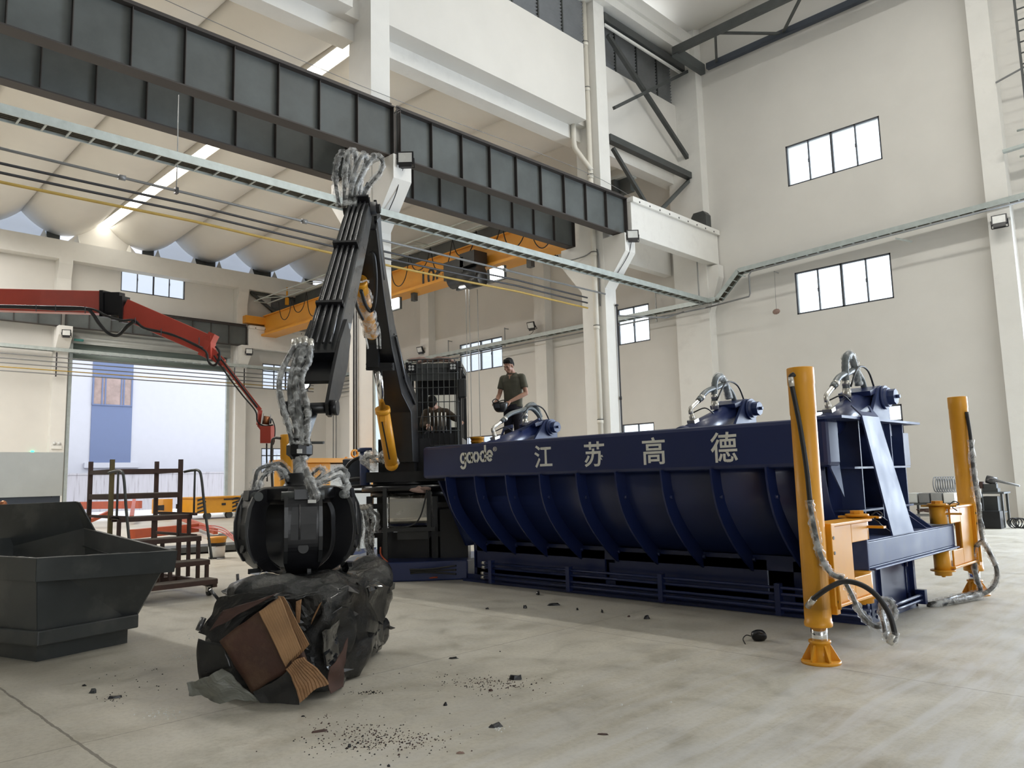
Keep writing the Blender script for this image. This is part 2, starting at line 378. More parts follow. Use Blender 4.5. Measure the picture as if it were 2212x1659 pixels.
LW = [(13.28, 16.52, 11.50, 12.92), (21.04, 24.0, 6.98, 8.45), (21.04, 24.0, 2.2, 3.6), (4.0, 7.1, 11.5, 12.9)]
DOOR = (11.05, 19.05, 0.0, 9.0)
holed_wall('wall_left', 'X', XL-.3, XL, -45, YB+.3, 0, 13.45, LW+[DOOR], 'wall')
BW = [(-11.27, -8.12, 11.30, 12.76), (-11.27, -8.14, 6.78, 8.24), (-20.34, -17.27, 6.78, 8.28), (-28.63, -25.60, 6.74, 8.20), (-37.0, -33.95, 6.74, 8.22),
      (-11.27, -8.2, 2.05, 3.47), (-20.34, -17.29, 2.05, 3.55), (-28.63, -25.6, 2.05, 3.58), (-37.0, -33.0, 2.05, 3.60), (-24.9, -23.9, 2.05, 3.56)]
BW = BW[:9]
EDOOR = (-3.2, 4.6, 0.0, 8.0)
holed_wall('wall_back', 'Y', YB, YB+.3, XL-.3, 12, 0, 20, BW+[EDOOR], 'wall')
# side wall to the right (never in view) with its big open door, and the wall behind
holed_wall('wall_right', 'X', 11.0, 11.3, -45, YB+.3, 0, 20, [(-6, 2, 0.0, 8.0)], 'wall')
struct(MB().box((XL-.3, -45.3, 0), (12, -45.0, 20)), 'wall_front', 'wall')

wi = 0
def window(axis, c, u0, u1, z0, z1, cols, trans=None):
    global wi; wi += 1
    def P(u, z, d): return (c+d, u, z) if axis == 'X' else (u, c+d, z)
    fr = MB(); t = .05
    def b(ua, ub, za, zb, d0=.02, d1=.10): fr.box(P(ua, za, d0 if axis == 'Y' else -d1), P(ub, zb, d1 if axis == 'Y' else -d0))
    b(u0, u1, z0, z0+t); b(u0, u1, z1-t, z1); b(u0, u0+t, z0, z1); b(u1-t, u1, z0, z1)
    for i in range(1, cols):
        u = u0+(u1-u0)*i/cols; w = .035 if i*2 == cols else .018; b(u-w, u+w, z0, z1)
    if trans: b(u0, u1, trans-.03, trans+.03)
    o = struct(fr, 'window_%d' % wi, 'winframe')
    g = MB(); s = .06 if axis == 'Y' else -.06
    g.box(P(u0+.03, z0+.03, s), P(u1-.03, z1-.03, s+.006))
    g.build('window_pane', 'glass', o)
    la = MB()
    for i in range(1, cols):
        if i*2 != cols:
            u = u0+(u1-u0)*i/cols; la.box(P(u-.03, (z0+z1)/2-.06, s*.2), P(u+.03, (z0+z1)/2+.06, s*.6))
    if la.v: la.build('window_latch', 'winframe', o)
    return o
for i, (u0, u1, z0, z1) in enumerate(LW): window('X', XL, u0, u1, z0, z1, 4, z1-.42 if i in (1, 2) else None)
for i, (u0, u1, z0, z1) in enumerate(BW): window('Y', YB, u0, u1, z0, z1, 4, z1-.50 if i in (2, 3, 4, 6, 7, 8, 5) else None)

# roller door: jambs, hood and the part of the curtain still hanging down
dr = MB()
for y in (11.05, 18.9): dr.box((XL-.05, y, 0), (XL+.10, y+.15, 9.0))
d1 = struct(dr, 'door_1', 'galv')
cu = MB()
def slat(u, v):
    z = 7.78+u*1.25; return V((XL-.12+.028*math.sin(z*2*PI/.34), 11.1+v*7.9, z))
cu.grid(slat, 44, 1); cu.build('shutter_curtain', 'green', d1, solid=.01)
hood = MB()
def hd(u, v):
    z = 8.55+u*.75; return V((XL+.16+.02*math.sin(z*2*PI/.25), 11.05+v*8.0, z))
hood.grid(hd, 30, 1); hood.build('shutter_hood', 'shutter', d1, solid=.02)
MB().cyl((XL+.08, 11.2, 8.75), (XL+.08, 11.62, 8.75), .11).build('shutter_motor', 'teal', d1)

# columns of the arcade between the bays, with corbels for the crane girders, and the wall pilasters
def column(name, y, top):
    mb = MB(); mb.box((-15.75, y-.28, 0), (-14.80, y+.28, top))
    o = struct(mb, name, 'wallw')
    for sx, x0, x1 in ((1, -14.80, -13.95), (-1, -15.75, -16.60)):
        MB().prism([(x0, y-.26, 7.45), (x0, y-.26, 9.08), (x1, y-.26, 9.08), (x1, y-.26, 8.50)], (0, .52, 0)).build('corbel', 'wallw', o)
    return o
for y in (1.64, 10.60, 19.50): column('column', y, 19.0)
struct(MB().box((-15.75, 24.75, 0), (-14.35, YB, 19)).prism([(-14.35, 24.8, 7.3), (-14.35, 24.8, 9.05), (-13.9, 24.8, 9.05), (-13.9, 24.8, 8.6)], (0, .35, 0)), 'pilaster', 'wallw')
struct(MB().box((-5.32, 24.72, 0), (-4.76, YB, 19)), 'pilaster', 'wallw')
for x in (-30.85, -22.75):
    struct(MB().box((x-.33, 24.75, 0), (x+.33, YB, 13.4)), 'pilaster', 'wallw')
for y in (1.64, 10.60, 19.56):
    p = struct(MB().box((XL, y-.31, 0), (XL+.42, y+.31, 12.5)), 'pilaster', 'wallw')
    MB().prism([(XL+.42, y-.29, 7.9), (XL+.42, y-.29, 9.2), (XL+1.05, y-.29, 9.2), (XL+1.05, y-.29, 8.75)], (0, .58, 0)).build('corbel', 'wallw', p)
    MB().prism([(XL+.42, y-.3, 11.6), (XL+.42, y-.3, 12.5), (XL+.62, y-.3, 12.5), (XL+.62, y-.3, 12.3)], (0, .6, 0)).build('corbel', 'wallw', p)
struct(MB().box((XL, -45, 12.5), (XL+.62, YB, 13.42)), 'beam', 'wallw')
# white concrete crane beams of the last field
def pcbeam(x, y0, y1):
    mb = MB(); mb.box((x-.17, y0, 9.12), (x+.17, y1, 10.22)); mb.box((x-.27, y0, 10.22), (x+.27, y1, 10.40))
    o = struct(mb, 'beam', 'wallw', bevel=.015)
    h = MB()
    for i in range(9):
        yy = y0+.35+(y1-y0-.6)*i/8.3
        h.cyl((x+.26, yy, 10.27), (x+.275, yy, 10.27), .032, n=10)
    h.build('bolt_hole', 'black', o); return o
pcbeam(-14.22, 19.78, 25.15); pcbeam(-16.28, 19.78, 25.15); pcbeam(-40.42, 19.82, 25.15)

# solid wall above the arcade: parapet panel, louvre band, top beam; edge beam of the lower roof
for y0, y1, xf in ((-45, 1.36, -14.95), (1.92, 10.32, -14.95), (10.88, 19.22, -14.95), (19.78, 25.2, -15.30)):
    struct(MB().box((-15.62, y0, 13.0), (xf, y1-(.42 if xf > -15 else 0), 15.63)).box((-15.62, y1-.42, 13.0), (-15.3, y1, 15.63)), 'wall_clerestory', 'wall')
    struct(MB().box((-16.05, y0, 12.55), (-15.55, y1, 13.05)), 'beam', 'wallw')
    lv = MB(); fr = MB(); zz = 15.66; xx = xf-.16
    while zz < 17.25:
        lv.obox((xx, (y0+y1)/2, zz), (.030, 0, .030), (0, (y1-y0)/2-.12, 0), (-.004, 0, .004)); zz += .118
    n = max(3, round((y1-y0)/1.28))
    for i in range(n+1): yy = y0+.12+(y1-y0-.24)*i/n; fr.box((xx-.05, yy-.025, 15.63), (xx+.05, yy+.025, 17.3))
    fr.box((xx-.12, y0, 15.63), (xx-.09, y1, 17.3))
    o = tag(lv.build('louvre_band', 'louvre'), {(-45): 'grey louvre band high over the arcade, off to the far left', 1.92: 'grey louvre band high over the arcade, left of the tall pipe column field', 10.88: 'grey louvre band above the cream panel left of the column with downpipe', 19.78: 'grey louvre band behind the steel cross bracing near the corner'}[y0], 'louvre')
    fr.build('louvre_frame', 'steel', o)
struct(MB().box((-15.7, -45, 17.3), (-14.55, YB, 17.62)).box((-15.7, -45, 17.62), (-14.42, YB, 18.15)), 'beam', 'wallw')

# saddle shaped roof shells, ridge joints and end infills
RID = [8.77, 12.12, None, 12.68, 15.96, 19.27, 22.6]
def shell(name, x0, x1, y0, y1, zr, sag, rise, nx=10, ny=18, end=True):
    L = x1-x0
    def fn(u, v):
        t = 2*v-1; k = 2*u-1
        return V((x0+L*u, y0+(y1-y0)*v, zr+rise*(1-k*k)-sag*(1-t*t)))
    o = struct(MB().grid(fn, nx, ny), name, 'vault', loc=(0, 0, 0)); md = o.modifiers.new('solid', 'SOLIDIFY'); md.thickness = .10; md.offset = 1; return o
SH = [(-1.23, 2.10), (2.10, 5.44), (5.44, 8.77), (8.77, 12.12), (12.64, 15.96), (15.96, 19.27), (19.27, 22.60), (22.60, 25.9), (-4.6, -1.23), (-8, -4.6), (-11.4, -8), (-14.8, -11.4)] + [(-14.8-3.4*(i+1), -14.8-3.4*i) for i in range(9)]
for a, b in SH: shell('ceiling', XL-.05, -15.8, a, b, 14.66, .86, .40)
for a, b in [(-14.8+3.4*i, -14.8+3.4*(i+1)) for i in range(-9, 12)]: shell('ceiling', -15.2, 11.4, a, b, 19.1, .86, .40)
# roof light in the slot between two shells: sheet glows in place of the sky, kerbs either side
sk = MB()
for y in (12.08, 12.66): sk.box((XL-.05, y-.02, 14.66), (-15.8, y+.02, 15.75))
sk.box((XL-.10, 12.07, 14.6), (XL-.04, 12.67, 15.75)); sk.box((-15.82, 12.07, 14.0), (-15.76, 12.67, 15.75))
struct(sk, 'ceiling_kerb', 'vault')
def skl(u, v): return V((XL+25.1*u, 12.10+.54*v, 14.675+.40*(1-(2*u-1)**2)))
M['roof_glow'] = emis('glowing_roof_sheet', (1.0, .97, .88), 6.0)
struct(MB().grid(skl, 10, 1), 'ceiling_glow_sheet', 'roof_glow', loc=(0, 0, 0))
struct(MB().grid(lambda u, v: V((XL+25.1*u, 1.85+.5*v, 14.53+.40*(1-(2*u-1)**2))), 10, 1), 'ceiling_glow_sheet', 'roof_glow', loc=(0, 0, 0))  # unseen glowing sheet, added above the rear fill lamp
struct(MB().grid(lambda u, v: V((-15+26*u, 15.55+.5*v, 18.84+.40*(1-(2*u-1)**2))), 10, 1), 'ceiling_glow_sheet', 'roof_glow', loc=(0, 0, 0))  # unseen glowing sheet, added above the near roof lamp
inf = MB(); wd = MB()
hw_ = 3.33/2; fil = MB()
def shz(d): t = 1-min(1, d/hw_); return 14.66-.86*(1-t*t)
for yr in (-1.23, 2.10, 5.44, 8.77, 15.96, 19.27, 22.60):
    for s in (-1, 1):
        for k in range(10):
            d0, d1 = 1.1*k/10, 1.1*(k+1)/10; inf.add([(XL-.06, yr+s*d0, 13.40), (XL-.06, yr+s*d1, 13.40), (XL-.06, yr+s*d1, shz(d1)+.05), (XL-.06, yr+s*d0, shz(d0)+.05)], [(0, 1, 2, 3)])
        fil.box((XL-.10, min(yr+s*1.1, yr+s*(hw_+.01)), 13.40), (XL-.02, max(yr+s*1.1, yr+s*(hw_+.01)), 13.95))
struct(fil, 'wall_gap_shade', 'steel')  # dark boxes standing in for the shaded gap below the shells
struct(inf, 'wall_infill', 'infill', loc=(0, 0, 0))
pl = MB().add([(XL-.03, 12.38-1.75, 13.40), (XL-.03, 12.38+1.75, 13.40), (XL-.03, 12.38+1.3, 13.92), (XL-.03, 12.38+.8, 14.3), (XL-.03, 12.66, 14.72), (XL-.03, 12.1, 14.72), (XL-.03, 12.38-.8, 14.3), (XL-.03, 12.38-1.3, 13.92)], [tuple(range(8))])
struct(pl, 'wall_gable', 'vault', loc=(0, 0, 0))
for a, b in SH[:8]:
    for y, s in ((a+.95, 1), (b-.95, -1)):
        wd.add([(XL+.10, y-.2, 13.42), (XL+.10, y+.2, 13.42), (XL+.5, y, 13.42), (XL+.12, y, 13.42+.55)], [(0, 1, 3), (1, 2, 3), (2, 0, 3), (0, 2, 1)])
struct(wd, 'trim_wedges', 'wallw', loc=(0, 0, 0))

# ------------------------------------------------------------------ outside, through the roller door
ob = thing('office_building', 'white rendered building with blue panel seen through the roller door', 'building', (-62.5, 22, 0))
MB().box((-63, -20, 0), (-62, 70, 22)).build('wall', 'outwall', ob)
MB().box((-62.0, 18.36, 3.48), (-61.93, 21.2, 11.5)).build('wall_panel', 'outblue', ob)
ow = MB().box((-61.93, 18.36, 7.72), (-61.88, 21.16, 7.82)).box((-61.93, 18.40, 9.84), (-61.88, 21.2, 9.94))
for y in (18.36, 18.98, 19.2, 20.32, 20.5, 21.06): ow.box((-61.93, y, 7.72), (-61.87, y+.1, 9.9))
wf = ow.build('window_frame', 'outblue', ob)
MB().box((-61.93, 18.4, 7.8), (-61.91, 21.1, 9.86)).build('window_pane', 'outwin', wf)
MB().box((-62.0, 18.0, 3.1), (-61.8, 21.8, 3.48)).build('ledge', 'outwall', ob)
fm, fnt, fb = _nt('streaked_boundary_wall')
_c = fnt.nodes.new('ShaderNodeTexCoord').outputs['Object']; _m = fnt.nodes.new('ShaderNodeMapping'); fnt.links.new(_c, _m.inputs[0]); _m.inputs['Scale'].default_value = (1, 5, .35)
_n = _noise(fnt, 1.6, 6, .6, _m.outputs[0]); _r = _ramp(fnt, _n.outputs[0], [(.35, (.43, .41, .45)), (.55, (.40, .38, .41)), (.72, (.24, .22, .23))]); fnt.links.new(_r.outputs[0], fb.inputs['Base Color'])
tag(MB().box((-59.4, -20, -.03), (-59.1, 60, 2.55)).box((-59.45, -20, 2.55), (-59.05, 60, 2.66)).build('boundary_wall', fm), 'low pale boundary wall with dark rain streaks beyond the roller door', 'wall')
# ------------------------------------------------------------------ crane runway girders
def girder(label, x, y0, y1, zb=9.10, zt=10.36, face=1, ns=None, hw=.16):
    t = thing('crane_girder', label, 'girder', (x, y0, zb), 0, 'dark steel crane runway girders')
    MB().box((x-.012, y0, zb+.02), (x+.012, y1, zt-.02)).build('web', 'girder', t)
    MB().box((x-hw, y0, zt-.03), (x+hw, y1, zt)).build('top_flange', 'flange', t)
    MB().box((x-hw, y0, zb), (x+hw, y1, zb+.03)).build('bottom_flange', 'flange', t)
    MB().box((x-.035, y0, zt), (x+.035, y1, zt+.02)).box((x-.012, y0, zt), (x+.012, y1, zt+.09)).box((x-.035, y0, zt+.08), (x+.035, y1, zt+.12)).build('rail', 'flange', t)
    n = ns or max(2, round((y1-y0)/1.0))
    for i in range(n+1):
        yy = y0+.02+(y1-y0-.04)*i/n
        w = hw*.92 if i in (0, n) else hw*.7
        MB().box((x-w, yy-.008, zb+.03), (x+w, yy+.008, zt-.03)).build('stiffener', 'flange', t)
    return t
girder('dark steel crane girder crossing the upper left of the hall, wide upper one', -14.28, -7.2, 1.6)
girder('upper dark steel crane girder running from top left to the column with floodlight', -14.28, 1.68, 10.52, ns=9)
girder('upper dark steel crane girder between the floodlit column and the white beam', -14.28, 10.68, 19.70, ns=9)
girder('lower rear dark steel crane girder at upper left, behind the upper one', -16.22, 1.68, 10.52, ns=9, hw=.15)
girder('lower rear dark steel crane girder right of the column, orange crane below', -16.22, 10.68, 19.40, ns=9, hw=.15)
girder('grey crane girder on the far wall left of the pilaster', -40.42, 1.68, 10.52, zb=9.22, zt=10.33, ns=9, hw=.12)
girder('grey crane girder on the far wall above the roller door', -40.42, 10.68, 19.74, zb=9.22, zt=10.33, ns=9, hw=.12)

# ------------------------------------------------------------------ cable trays
def tray(name_label, p, q, side, n, rung_w=.30, h=.16, fill=True, t=None):
    # p, q: ends of the near side rail; side: vector to the far rail
    p, q, side = V(p), V(q), V(side)
    t = t or thing('cable_tray', name_label, 'cable tray', p)
    MB().bar(p, q, .025, h).build('side_rail', 'galv', t); MB().bar(p+side, q+side, .025, h).build('side_rail', 'galv', t)
    d = (q-p).normalized(); up = side.cross(d).normalized(); up = up if up.z > 0 else -up
    for i in range(n):
        a = p+(q-p)*((i+.5)/n)-up*(h/2-.02)
        MB().bar(a, a+side, .035, .025).build('rung', 'galv', t)
    if fill:
        m = MB()
        for k in range(4):
            o = side*((k+.9)/4.8)-up*(h/2-.05); m.tube([p+o, q+o], .026, 6)
        m.build('cable', 'cablefill', t)
    return t
tray('long galvanised ladder cable tray along the arcade columns below the girders', (-14.28, -2.5, 7.74), (-14.28, 24.72, 7.74), (-.34, 0, 0), 72)
tr = tray('galvanised cable tray climbing the end wall and running right above the window', (-13.05, 24.62, 8.60), (-3.2, 24.62, 8.92), (0, .34, 0), 26)
tray(None, (-13.95, 24.62, 7.74), (-13.05, 24.62, 8.60), (0, .34, 0), 5, t=tr)
tray('thin galvanised cable tray on the end wall behind the baler and cab', (-39.5, 24.5, 7.72), (-13.95, 24.5, 7.72), (0, .34, 0), 60)
tray('thin galvanised cable tray on the far wall crossing the roller door', (-40.35, -3, 8.10), (-40.35, 24.4, 8.10), (-.30, 0, 0), 60)
for x, z0, z1, lb_ in ((-25.16, 7.6, 8.5, 'right end of the window behind the cab'), (-20.4, 7.6, 8.6, 'just left of the tall column'), (-16.76, 7.4, 8.6, 'right of the window beside the tall column'), (-29.2, 7.6, 8.5, 'left end of the window behind the cab'), (-33.5, 7.6, 8.5, 'above the left of the cab')):
    tag(MB().bar((x, 24.95, z0), (x, 24.95, z1), .04, .04).box((x-.02, 24.95, z1-.06), (x+.02, YB, z1-.02)).build('tray_hanger', 'galvdark'), 'hanger bar of the end wall tray, '+lb_, 'bracket', 'hanger bars of the end wall tray')
tag(MB().bar((-14.4, 24.2, 7.5), (-14.4, 24.2, 9.6), .04, .04).build('tray_hanger', 'galvdark'), 'thin steel hanger bar in front of the white beam end near the corner', 'bracket', 'hanger bars of the end wall tray')
for px in (1935, 1585):
    p = onY(px, 515 if px == 1935 else 590, 24.75); tag(MB().bar(p, p+V((.45, -.05, -.22)), .06, .05).build('tray_bracket', 'galv'), 'small steel arm under the end wall cable tray, ' + ('right of the window' if px == 1935 else 'at the bend'), 'bracket')

# ------------------------------------------------------------------ conduits
def run(name, pts, r, m, label, cat='pipe', group=None, couplers=()):
    t = thing(name, label, cat, pts[0], 0, group)
    MB().tube(pts, r, 8).build('pipe', m, t)
    if couplers:
        for c in couplers:
            a = V(pts[0])+(V(pts[-1])-V(pts[0]))*c; d = (V(pts[-1])-V(pts[0])).normalized(); MB().cyl(a-d*.06, a+d*.06, r*1.8).build('coupler', m, t)
    return t
G = 'pipes along the arcade'
for z, m, lab, r in ((7.16, 'pipe', 'grey conduit with clamps, topmost of the pipes along the arcade', .028), (6.95, 'pipek', 'black conduit second from top along the arcade', .026), (6.79, 'pipek', 'black conduit third from top along the arcade', .026), (6.63, 'pipey', 'yellow gas pipe lowest along the arcade', .028)):
    pts = [V((-14.55, -3+1.0*i, z-.05*math.sin(PI*((i % 9)/9)))) for i in range(22)] if m != 'pipe' else [V((-14.55, -3, z)), V((-14.55, 18.9, z))]
    run('conduit', pts, r, m, lab, 'pipe', G, (.35, .52, .80) if m == 'pipe' else ())
dro = thing('drop_rod', 'thin steel drop rod hanging from the rear girder to the grey conduit', 'rod', (-14.55, 4.9, 7.1))
a = onX(385, 263, -14.55); MB().cyl((a.x, a.y, 7.16), (a.x, a.y, 9.1), .010).build('rod', 'galvdark', dro); MB().cbox((a.x, a.y, 7.16), .09, .06, .12).build('clamp', 'black', dro)
for i, z in enumerate((7.72, 7.50, 7.29, 7.10, 6.93)):
    tag(MB().tube([(-40.25, -3, z-.02), (-40.25, 23.9, z-.02)], .028, 6).build('conduit', 'pipey' if i == 3 else 'pipe'), ['topmost', 'second', 'third', 'brownish fourth', 'lowest'][i]+' of the five pipes crossing the roller door', 'pipe', 'pipes on the far wall')
for i, z in enumerate((7.35, 7.15, 6.95, 6.75)):
    tag(MB().tube([(-39.9, 24.7, z), (-29.8, 24.7, z)], .028, 6).build('conduit', 'pipe'), ['topmost', 'second', 'third', 'lowest'][i]+' of four short grey pipes on the end wall left of the cab', 'pipe', 'pipes on the end wall')
mb = MB()
for i in range(2): mb.tube([(-39.7+.3*i, 24.9, 7.3), (-39.7+.3*i, 24.9, 0)], .03, 6)
tag(mb.build('conduit', 'pipe'), 'pair of vertical grey conduits in the far hall corner', 'pipe')
for y, l in ((10.35, 'bracket rail holding the five pipes left of the roller door'), (19.6, 'bracket rail holding the five pipes right of the roller door')):
    tag(MB().bar((-40.28, y, 6.8), (-40.28, y, 7.95), .05, .05).build('pipe_bracket', 'pipek'), l, 'bracket')
run('conduit', [V((-14.3, 24.45, 7.45)), V((-12.6, 24.45, 7.55)), V((-12.55, 24.45, 7.65)), V((-12.55, 24.45, 8.3)), V((-12.45, 24.45, 8.42)), V((-3.2, 24.45, 8.72))], .03, 'pipe', 'grey conduit stepping up the end wall below the cable tray', 'pipe')
run('conduit', [V((-31, 24.45, 7.40)), V((-14.3, 24.45, 7.45))], .028, 'pipe', 'grey conduit straight under the end wall cable tray', 'pipe')
run('conduit', [V((-15.1, 19.85, 6.7)), V((-14.7, 22.5, 6.9)), V((-15.2, 24.4, 7.45))], .028, 'pipe', 'grey conduit slanting past the column to the end wall tray', 'pipe')
# rainwater pipes on the column
dp = thing('downpipe', 'cream plastic rainwater downpipe on the tall column', 'pipe', (-14.98, 19.1, 0))
MB().cyl((-15.1, 19.10, 0), (-15.1, 19.10, 17.3), .085).build('pipe', 'pvc', dp)
for z in (3.2, 6.2, 8.6, 11.2, 14.2, 15.8): MB().cyl((-15.1, 19.10, z-.06), (-15.1, 19.10, z+.06), .10).build('socket', 'pvc', dp); MB().cyl((-15.1, 19.1, z+.06), (-15.1, 19.1, z+.08), .105).build('pipe_clip', 'steel', dp)
MB().tube(catmull([(-15.45, 18.75, 13.0), (-15.45, 18.75, 12.3), (-15.35, 18.85, 12.0), (-15.05, 19.10, 11.4)], 4), .085, 12).build('branch', 'pvc', dp)
run('conduit', catmull([(-16.3, 18.9, 8.55), (-15.6, 19.18, 8.65), (-15.2, 19.2, 8.75), (-15.0, 19.2, 8.6), (-15.0, 19.2, 6.9)], 4), .02, 'pipe', 'thin grey conduit bent round the corbel of the tall column', 'pipe')
# black/white pipes down column faces
tag(MB().cyl((-14.74, 19.72, 0), (-14.74, 19.72, 6.9), .025).ell((-14.74, 19.72, 6.95), .06, .06, .04).cyl((-14.74, 19.72, 3.9), (-14.74, 19.72, 4.0), .04).build('standpipe', 'pipek'), 'thin dark standpipe with round cap on the right edge of the tall column', 'pipe')
tag(MB().box((-14.795, 10.34, .0), (-14.70, 10.46, 7.4)).build('cable_trunking', 'galv'), 'pale metal cable trunking up the column behind the crane arm', 'trunking')
tag(MB().tube([(-15.4, 10.28, 0), (-15.4, 10.28, 7.4)], .02, 6).tube([(-15.5, 10.28, 0), (-15.5, 10.28, 7.4)], .02, 6).build('conduit', 'pipek'), 'pair of dark conduits up the column left of the crane boom', 'pipe')

# ------------------------------------------------------------------ steel bracing and trusses
tag(MB().bar((-14.9, 20.1, 16.45), (-14.9, 24.95, 13.3), .14, .14).build('brace', 'steel'), 'long dark steel diagonal crossing the louvres from upper left', 'brace')
tag(MB().bar((-14.70, 20.0, 13.72), (-14.70, 25.1, 17.0), .11, .11).build('brace', 'steel'), 'dark steel diagonal of the cross bracing rising to the right', 'brace')
tag(MB().box((-15.0, 19.8, 16.85), (-14.78, 25.15, 17.12)).build('tie_beam', 'steel'), 'dark steel tie beam above the louvres in the corner field', 'beam')
tag(MB().box((-14.98, 19.8, 12.55), (-14.74, 25.1, 12.78)).build('tie_beam', 'steel'), 'dark steel tie beam below the cross bracing in the corner field', 'beam')
tag(MB().bar((-14.9, 20.1, 12.4), (-14.9, 22.35, 10.5), .12, .12).build('brace', 'steel'), 'short dark brace down to the white beam, left leg of the V', 'brace')
tag(MB().bar((-14.9, 22.3, 10.5), (-14.9, 24.9, 12.6), .12, .12).build('brace', 'girder'), 'short grey brace up to the corner, right leg of the V', 'brace')
tag(MB().bar((-14.88, 19.9, 16.74), (-14.88, 25.1, 16.74), .06, .09).build('strip_rail', 'white'), 'pale metal strip along the top of the corner louvres', 'rail')
tr = thing('roof_truss', 'dark horizontal roof truss across the top of the end wall', 'truss', (-14, 24, 16.8))
MB().bar((-14.0, 25.05, 16.80), (8, 25.05, 16.80), .18, .22).build('chord', 'slate', tr); MB().bar((-14.3, 23.25, 16.85), (8, 23.25, 16.85), .16, .28).build('chord', 'steel', tr)
MB().box((-14.35, 23.2, 16.62), (-14.15, 25.15, 17.0)).build('end_channel', 'girder', tr)
xs = [-13.6, -12.6, -11.0, -9.4, -7.8, -6.2, -4.6, -3.0, -1.4]
for i in range(8): MB().bar((xs[i], 25.05 if i % 2 == 0 else 23.25, 16.8), (xs[i+1], 23.25 if i % 2 == 0 else 25.05, 16.8), .09, .07).build('web_bar', 'steel', tr)
# bracing on the far wall
tl = thing('wall_truss', 'dark steel V bracing with louvre on the far wall, right of the roller door', 'truss', (-40.6, 20, 10.5))
for a, b in (((-40.7, 20.2, 12.35), (-40.7, 22.9, 10.6)), ((-40.7, 22.9, 10.6), (-40.7, 25, 12.3)), ((-40.7, 20.1, 12.4), (-40.7, 25, 12.4))): MB().bar(a, b, .15, .15).build('brace', 'steel', tl)
lv = MB().box((-40.95, 21.5, 10.9), (-40.9, 25.1, 12.4)); 
for i in range(17): lv.obox((-40.86, 23.3, 10.95+.085*i), (.03, 0, .03), (0, 1.78, 0), (-.004, 0, .004))
tag(lv.build('louvre', 'louvre'), 'grey louvre behind the V bracing on the far wall', 'louvre')

# ------------------------------------------------------------------ floodlights
def flood(loc, aim, label, lit=False, s=1.0, cable=None):
    loc = V(loc); aim = V(aim).normalized(); x, y, d = frame(aim); t = thing('floodlight', label, 'floodlight', loc, 0, 'wall floodlights')
    c = loc+d*.06
    MB().obox(c, x*.19*s, y*.15*s, d*.035).build('housing', 'black', t)
    fins = MB()
    for i in range(7): fins.obox(c-d*.06+x*(.05*s*(i-3)), x*.006, y*.12*s, d*.03)
    fins.obox(c-y*.19*s+d*.01, x*.15*s, y*.045, d*.03); fins.build('heat_sink', 'black', t)
    MB().obox(c+d*.037, x*.155*s, y*.115*s, d*.004).build('lens', 'lamp' if lit else 'lens', t)
    br = MB()
    for k in (-1, 1): br.bar(c+x*(.2*k*s), c+x*(.2*k*s)-d*.1-y*.2*s, .02, .02)
    br.bar(c-d*.1-y*.2*s-x*.2*s, c-d*.1-y*.2*s+x*.2*s, .02, .02); br.build('bracket', 'black', t)
    if cable: MB().tube(catmull(cable, 5), .012, 6).build('cord', 'rubber', t)
    return t
cd = V((.75, -.55, -.25))
flood((-13.85, 10.62, 8.98), (.62, -.62, .05), 'black floodlight on the corbel beside the wrapped hoses', cable=[(-13.95, 10.62, 8.8), (-14.0, 10.55, 8.5), (-14.15, 10.55, 8.2), (-14.4, 10.5, 7.8)])
flood((-13.85, 19.5, 9.0), (.62, -.62, .10), 'black floodlight on the corbel below the white concrete beam', cable=[(-13.9, 19.5, 8.8), (-14.0, 19.45, 8.4), (-14.4, 19.4, 7.9)])
flood((-22.9, 24.4, 8.2), (.1, -.8, -.3), 'small floodlight on the end wall pilaster above the standing man', cable=[(-22.9, 24.45, 8.1), (-23.0, 24.55, 7.9), (-23.4, 24.6, 7.8)])
flood((-31.0, 24.62, 8.25), (.1, -.8, -.3), 'small floodlight on the end wall above the cab')
flood((-39.9, 10.62, 8.85), (.9, -.35, -.1), 'floodlight on the far wall corbel at the left of the roller door')
flood((-39.8, 19.62, 8.85), (.9, -.35, -.1), 'floodlight on the far wall corbel at the right of the roller door')
flood((-5.0, 24.55, 8.30), (.1, -.85, .25), 'black floodlight under the tray on the right hand pilaster')
flood((-16.5, 19.0, 8.72), (-.7, -.5, -.4), 'small floodlight on the rear corbel of the tall column')

# ------------------------------------------------------------------ orange overhead crane
cr = thing('overhead_crane', 'orange ten tonne overhead travelling crane with festoon cables', 'crane', (-28, 21, 9.9))
g = MB().box((-40.3, 20.75, 9.98), (-16.4, 21.25, 11.0)).box((-40.3, 20.55, 9.86), (-16.4, 21.45, 9.98)).box((-40.3, 20.65, 11.0), (-16.4, 21.35, 11.05)); g.build('girder', 'craney', cr)
for x in (-16.3, -40.4): MB().box((x-.22, 19.6, 10.53), (x+.22, 22.6, 10.95)).build('end_carriage', 'craney', cr)
p = onY(932, 597, 20.75); text('10t', (p.x, 20.745, p.z), (1, 0, 0), (0, 0, 1), 1.25, .72, .004, 'lettering', 'black', cr, .015)
p = onY(965, 592, 20.75); text('No 2 workshop', (p.x, 20.745, p.z), (1, 0, 0), (0, 0, 1), 1.2, .17, .004, 'lettering', 'black', cr)
p = onY(757, 652, 20.75)
lg = MB()
for k in range(3): lg.bar((p.x-.25+.16*k, 20.74, p.z-.25), (p.x-.05+.16*k, 20.74, p.z+.25), .09, .02, (0, 1, 0))
lg.build('logo', 'black', cr)
